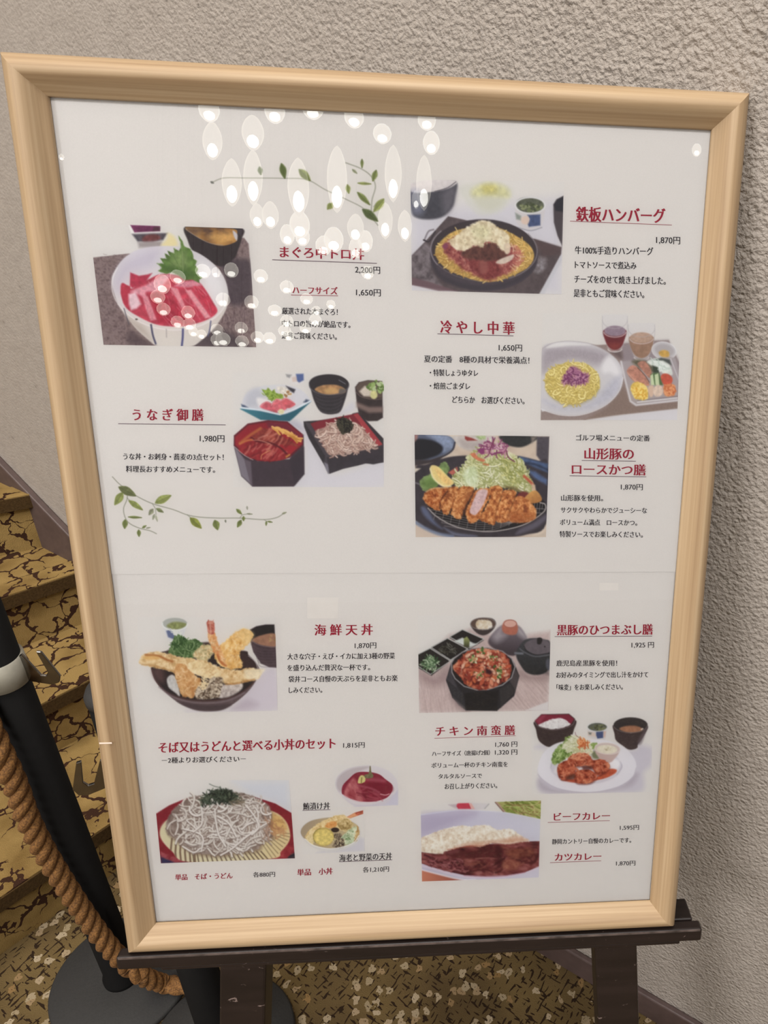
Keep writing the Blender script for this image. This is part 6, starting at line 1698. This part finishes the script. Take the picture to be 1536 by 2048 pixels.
# rope: three strands twisted round one another
def rope_path():
    P = [(-0.68, 0.778, 0.918), (-0.661, 0.825, 0.782), (-0.652, 0.818, 0.724), (-0.645, 0.811, 0.665), (-0.645, 0.812, 0.607), (-0.648, 0.812, 0.539), (-0.646, 0.814, 0.461), (-0.639, 0.815, 0.384), (-0.629, 0.816, 0.301), (-0.614, 0.816, 0.214), (-0.598, 0.819, 0.141), (-0.575, 0.819, 0.097), (-0.56, 0.838, 0.037), (-0.528, 0.834, 0.035), (-0.495, 0.832, 0.035), (-0.466, 0.831, 0.035)]
    P = [Vector(p) for p in P]
    out = []
    Q = [2 * P[0] - P[1]] + P + [2 * P[-1] - P[-2]]
    for i in range(len(Q) - 3):
        a, b, c, d = Q[i:i + 4]
        for k in range(14):
            t = k / 14
            out.append(.5 * (2 * b + (c - a) * t + (2 * a - 5 * b + 4 * c - d) * t * t + (3 * b - a - 3 * c + d) * t ** 3))
    out.append(P[-1])
    return out
RP = rope_path()
RT = thing('barrier_rope', 'thick twisted orange-brown rope drooping past the stanchion onto its base', 'rope', (-.58, .832, .017))
for sidx in range(3):
    V, F = [], []
    s = 0.
    rs, rr, nn = .0098, .0066, 16
    for i, p in enumerate(RP):
        if i:
            s += (p - RP[i - 1]).length
        tg = (RP[min(i + 1, len(RP) - 1)] - RP[max(i - 1, 0)]).normalized()
        a = tg.cross(Vector((0, 0, 1)) if abs(tg.z) < .9 else Vector((0, 1, 0))).normalized()
        b = tg.cross(a)
        ph = s * 2 * math.pi / .080 + sidx * 2 * math.pi / 3
        c = p + (a * math.cos(ph) + b * math.sin(ph)) * rr - RT.location
        for k in range(nn):
            q = 2 * math.pi * k / nn
            V.append(c + (a * math.cos(q) + b * math.sin(q)) * rs)
    for i in range(len(RP) - 1):
        for k in range(nn):
            F.append((i * nn + k, i * nn + (k + 1) % nn, (i + 1) * nn + (k + 1) % nn, (i + 1) * nn + k))
    F += [tuple(range(nn))[::-1], tuple(range((len(RP) - 1) * nn, len(RP) * nn))]
    obj('strand', MB().add(V, F, True).mesh('strand'), M['rope'], RT)

# ---------------------------------------------------------------- chandelier of drop lamps behind the viewer (seen in the cover)
DROPS = [('C', x, y, w, h) for x, y, w, h in (
    (115, 90, 100, 115), (135, 275, 95, 180), (375, 225, 105, 170), (503, 95, 100, 120), (728, 80, 105, 110), (970, 130, 100, 110), (1136, 228, 95, 100), (1397, 148, 95, 100), (1425, 282, 90, 118),
    (250, 520, 95, 235), (375, 490, 95, 270), (643, 545, 108, 290), (868, 498, 103, 330), (1200, 465, 90, 290), (1382, 520, 85, 285), (1335, 620, 45, 100),
    (398, 715, 75, 125), (477, 710, 85, 140), (648, 765, 103, 140), (575, 825, 75, 110), (665, 835, 75, 100), (790, 890, 85, 105), (850, 855, 105, 135), (980, 785, 90, 150), (1040, 865, 80, 115), (982, 905, 75, 110), (1155, 745, 80, 190), (1270, 775, 75, 165))]
DROPS += [('A', x, y, w, h) for x, y, w, h in (
    (593, 292, 60, 60), (655, 298, 36, 44), (728, 288, 58, 65), (868, 318, 58, 60), (992, 370, 58, 58), (1087, 428, 55, 52), (1205, 455, 40, 42), (690, 430, 58, 60), (824, 443, 58, 60), (935, 482, 58, 52), (1135, 485, 45, 42), (472, 320, 62, 60), (398, 355, 65, 82), (376, 417, 57, 58), (403, 477, 53, 55), (522, 492, 55, 58), (470, 537, 53, 52), (528, 548, 53, 52), (548, 585, 40, 42), (587, 597, 40, 42), (662, 575, 53, 53), (776, 565, 53, 53), (690, 620, 60, 60), (660, 624, 50, 55), (780, 630, 56, 54), (852, 610, 55, 54), (910, 615, 55, 54), (993, 533, 55, 56), (1130, 530, 55, 54), (983, 580, 55, 52), (1083, 570, 50, 46), (1003, 603, 45, 46), (1383, 300, 55, 60))]
DROPS += [('P', 1393, 300, 17, 22), ('P', 124, 314, 8, 10)]  # two extra drops added to make the small glare spots near the corners
WIN['C'] = (380, 190, 2.954)
WIN['P'] = (0, 0, 1.)
CH = thing('chandelier', 'cluster of small glowing glass drop lamps reflected in the menu cover', 'chandelier', (-1.0, -2.6, 6.5))
obj('canopy', MB().lathe([(0, -.04), (1.5, -.04), (1.52, -.03), (1.52, -.0005), (0, -.0005)], 64).mesh('canopy'), M['brass'], CH)
FX = 1550.
random.seed(4)
def lens_profile(n, w, h, pw):
    return [(w / 2 * max(0., math.sin(math.pi * i / n)) ** pw, h * (-.5 + i / n)) for i in range(n + 1)]
for (wn, x, y, w, h) in DROPS:
    ox, oy, k = WIN[wn]
    fx, fy = face(ox + x / k, oy + y / k)
    hit = bpos(fx, fy, .0012)
    d = (hit - EYE)
    L0 = d.length
    d.normalize()
    r = d - 2 * d.dot(BZ) * BZ
    wp, hp = w / k, h / k
    dia = .078 if wp > 26 else .074
    if wp < 20:
        dia = .055
    tot = min(max(dia * FX / wp, 3.3), 5.4) * random.uniform(.97, 1.03)
    dia = wp * tot / FX
    pos = hit + r * (tot - L0)
    el = math.asin(r.z)
    hgt = hp * tot / FX
    # seen a little from below: take the tip-on foreshortening out of the length
    hgt = math.sqrt(max((hgt ** 2 - (dia * math.sin(el)) ** 2), (dia * .8) ** 2)) / math.cos(el)
    loc = pos - CH.location
    pw = .62 if hgt > 1.6 * dia else .5
    g = obj('glass_drop', MB().lathe(lens_profile(18, dia, hgt, pw), 20).mesh('glass_drop'), M['shade' if hgt > 1.6 * dia else 'globe'], CH)
    g.location = loc
    bw, bh = dia * .54, min(hgt * .36, dia * 1.15)
    bl = obj('lamp', MB().lathe(lens_profile(12, bw, bh, .55), 16).mesh('lamp'), M['bulb'], g)
    # the lamp shows through the side of the drop that faces down into the room
    hd = Vector((-r.x, -r.y, 0)).normalized()
    bl.location = Vector((0, 0, -hgt * .5 + bh * .72))
    cd = MB().lathe([(.0015, hgt * .5 - .003), (.0015, 6.5 - pos.z - .041)], 6)
    obj('cord', cd.mesh('cord'), M['cord'], g)
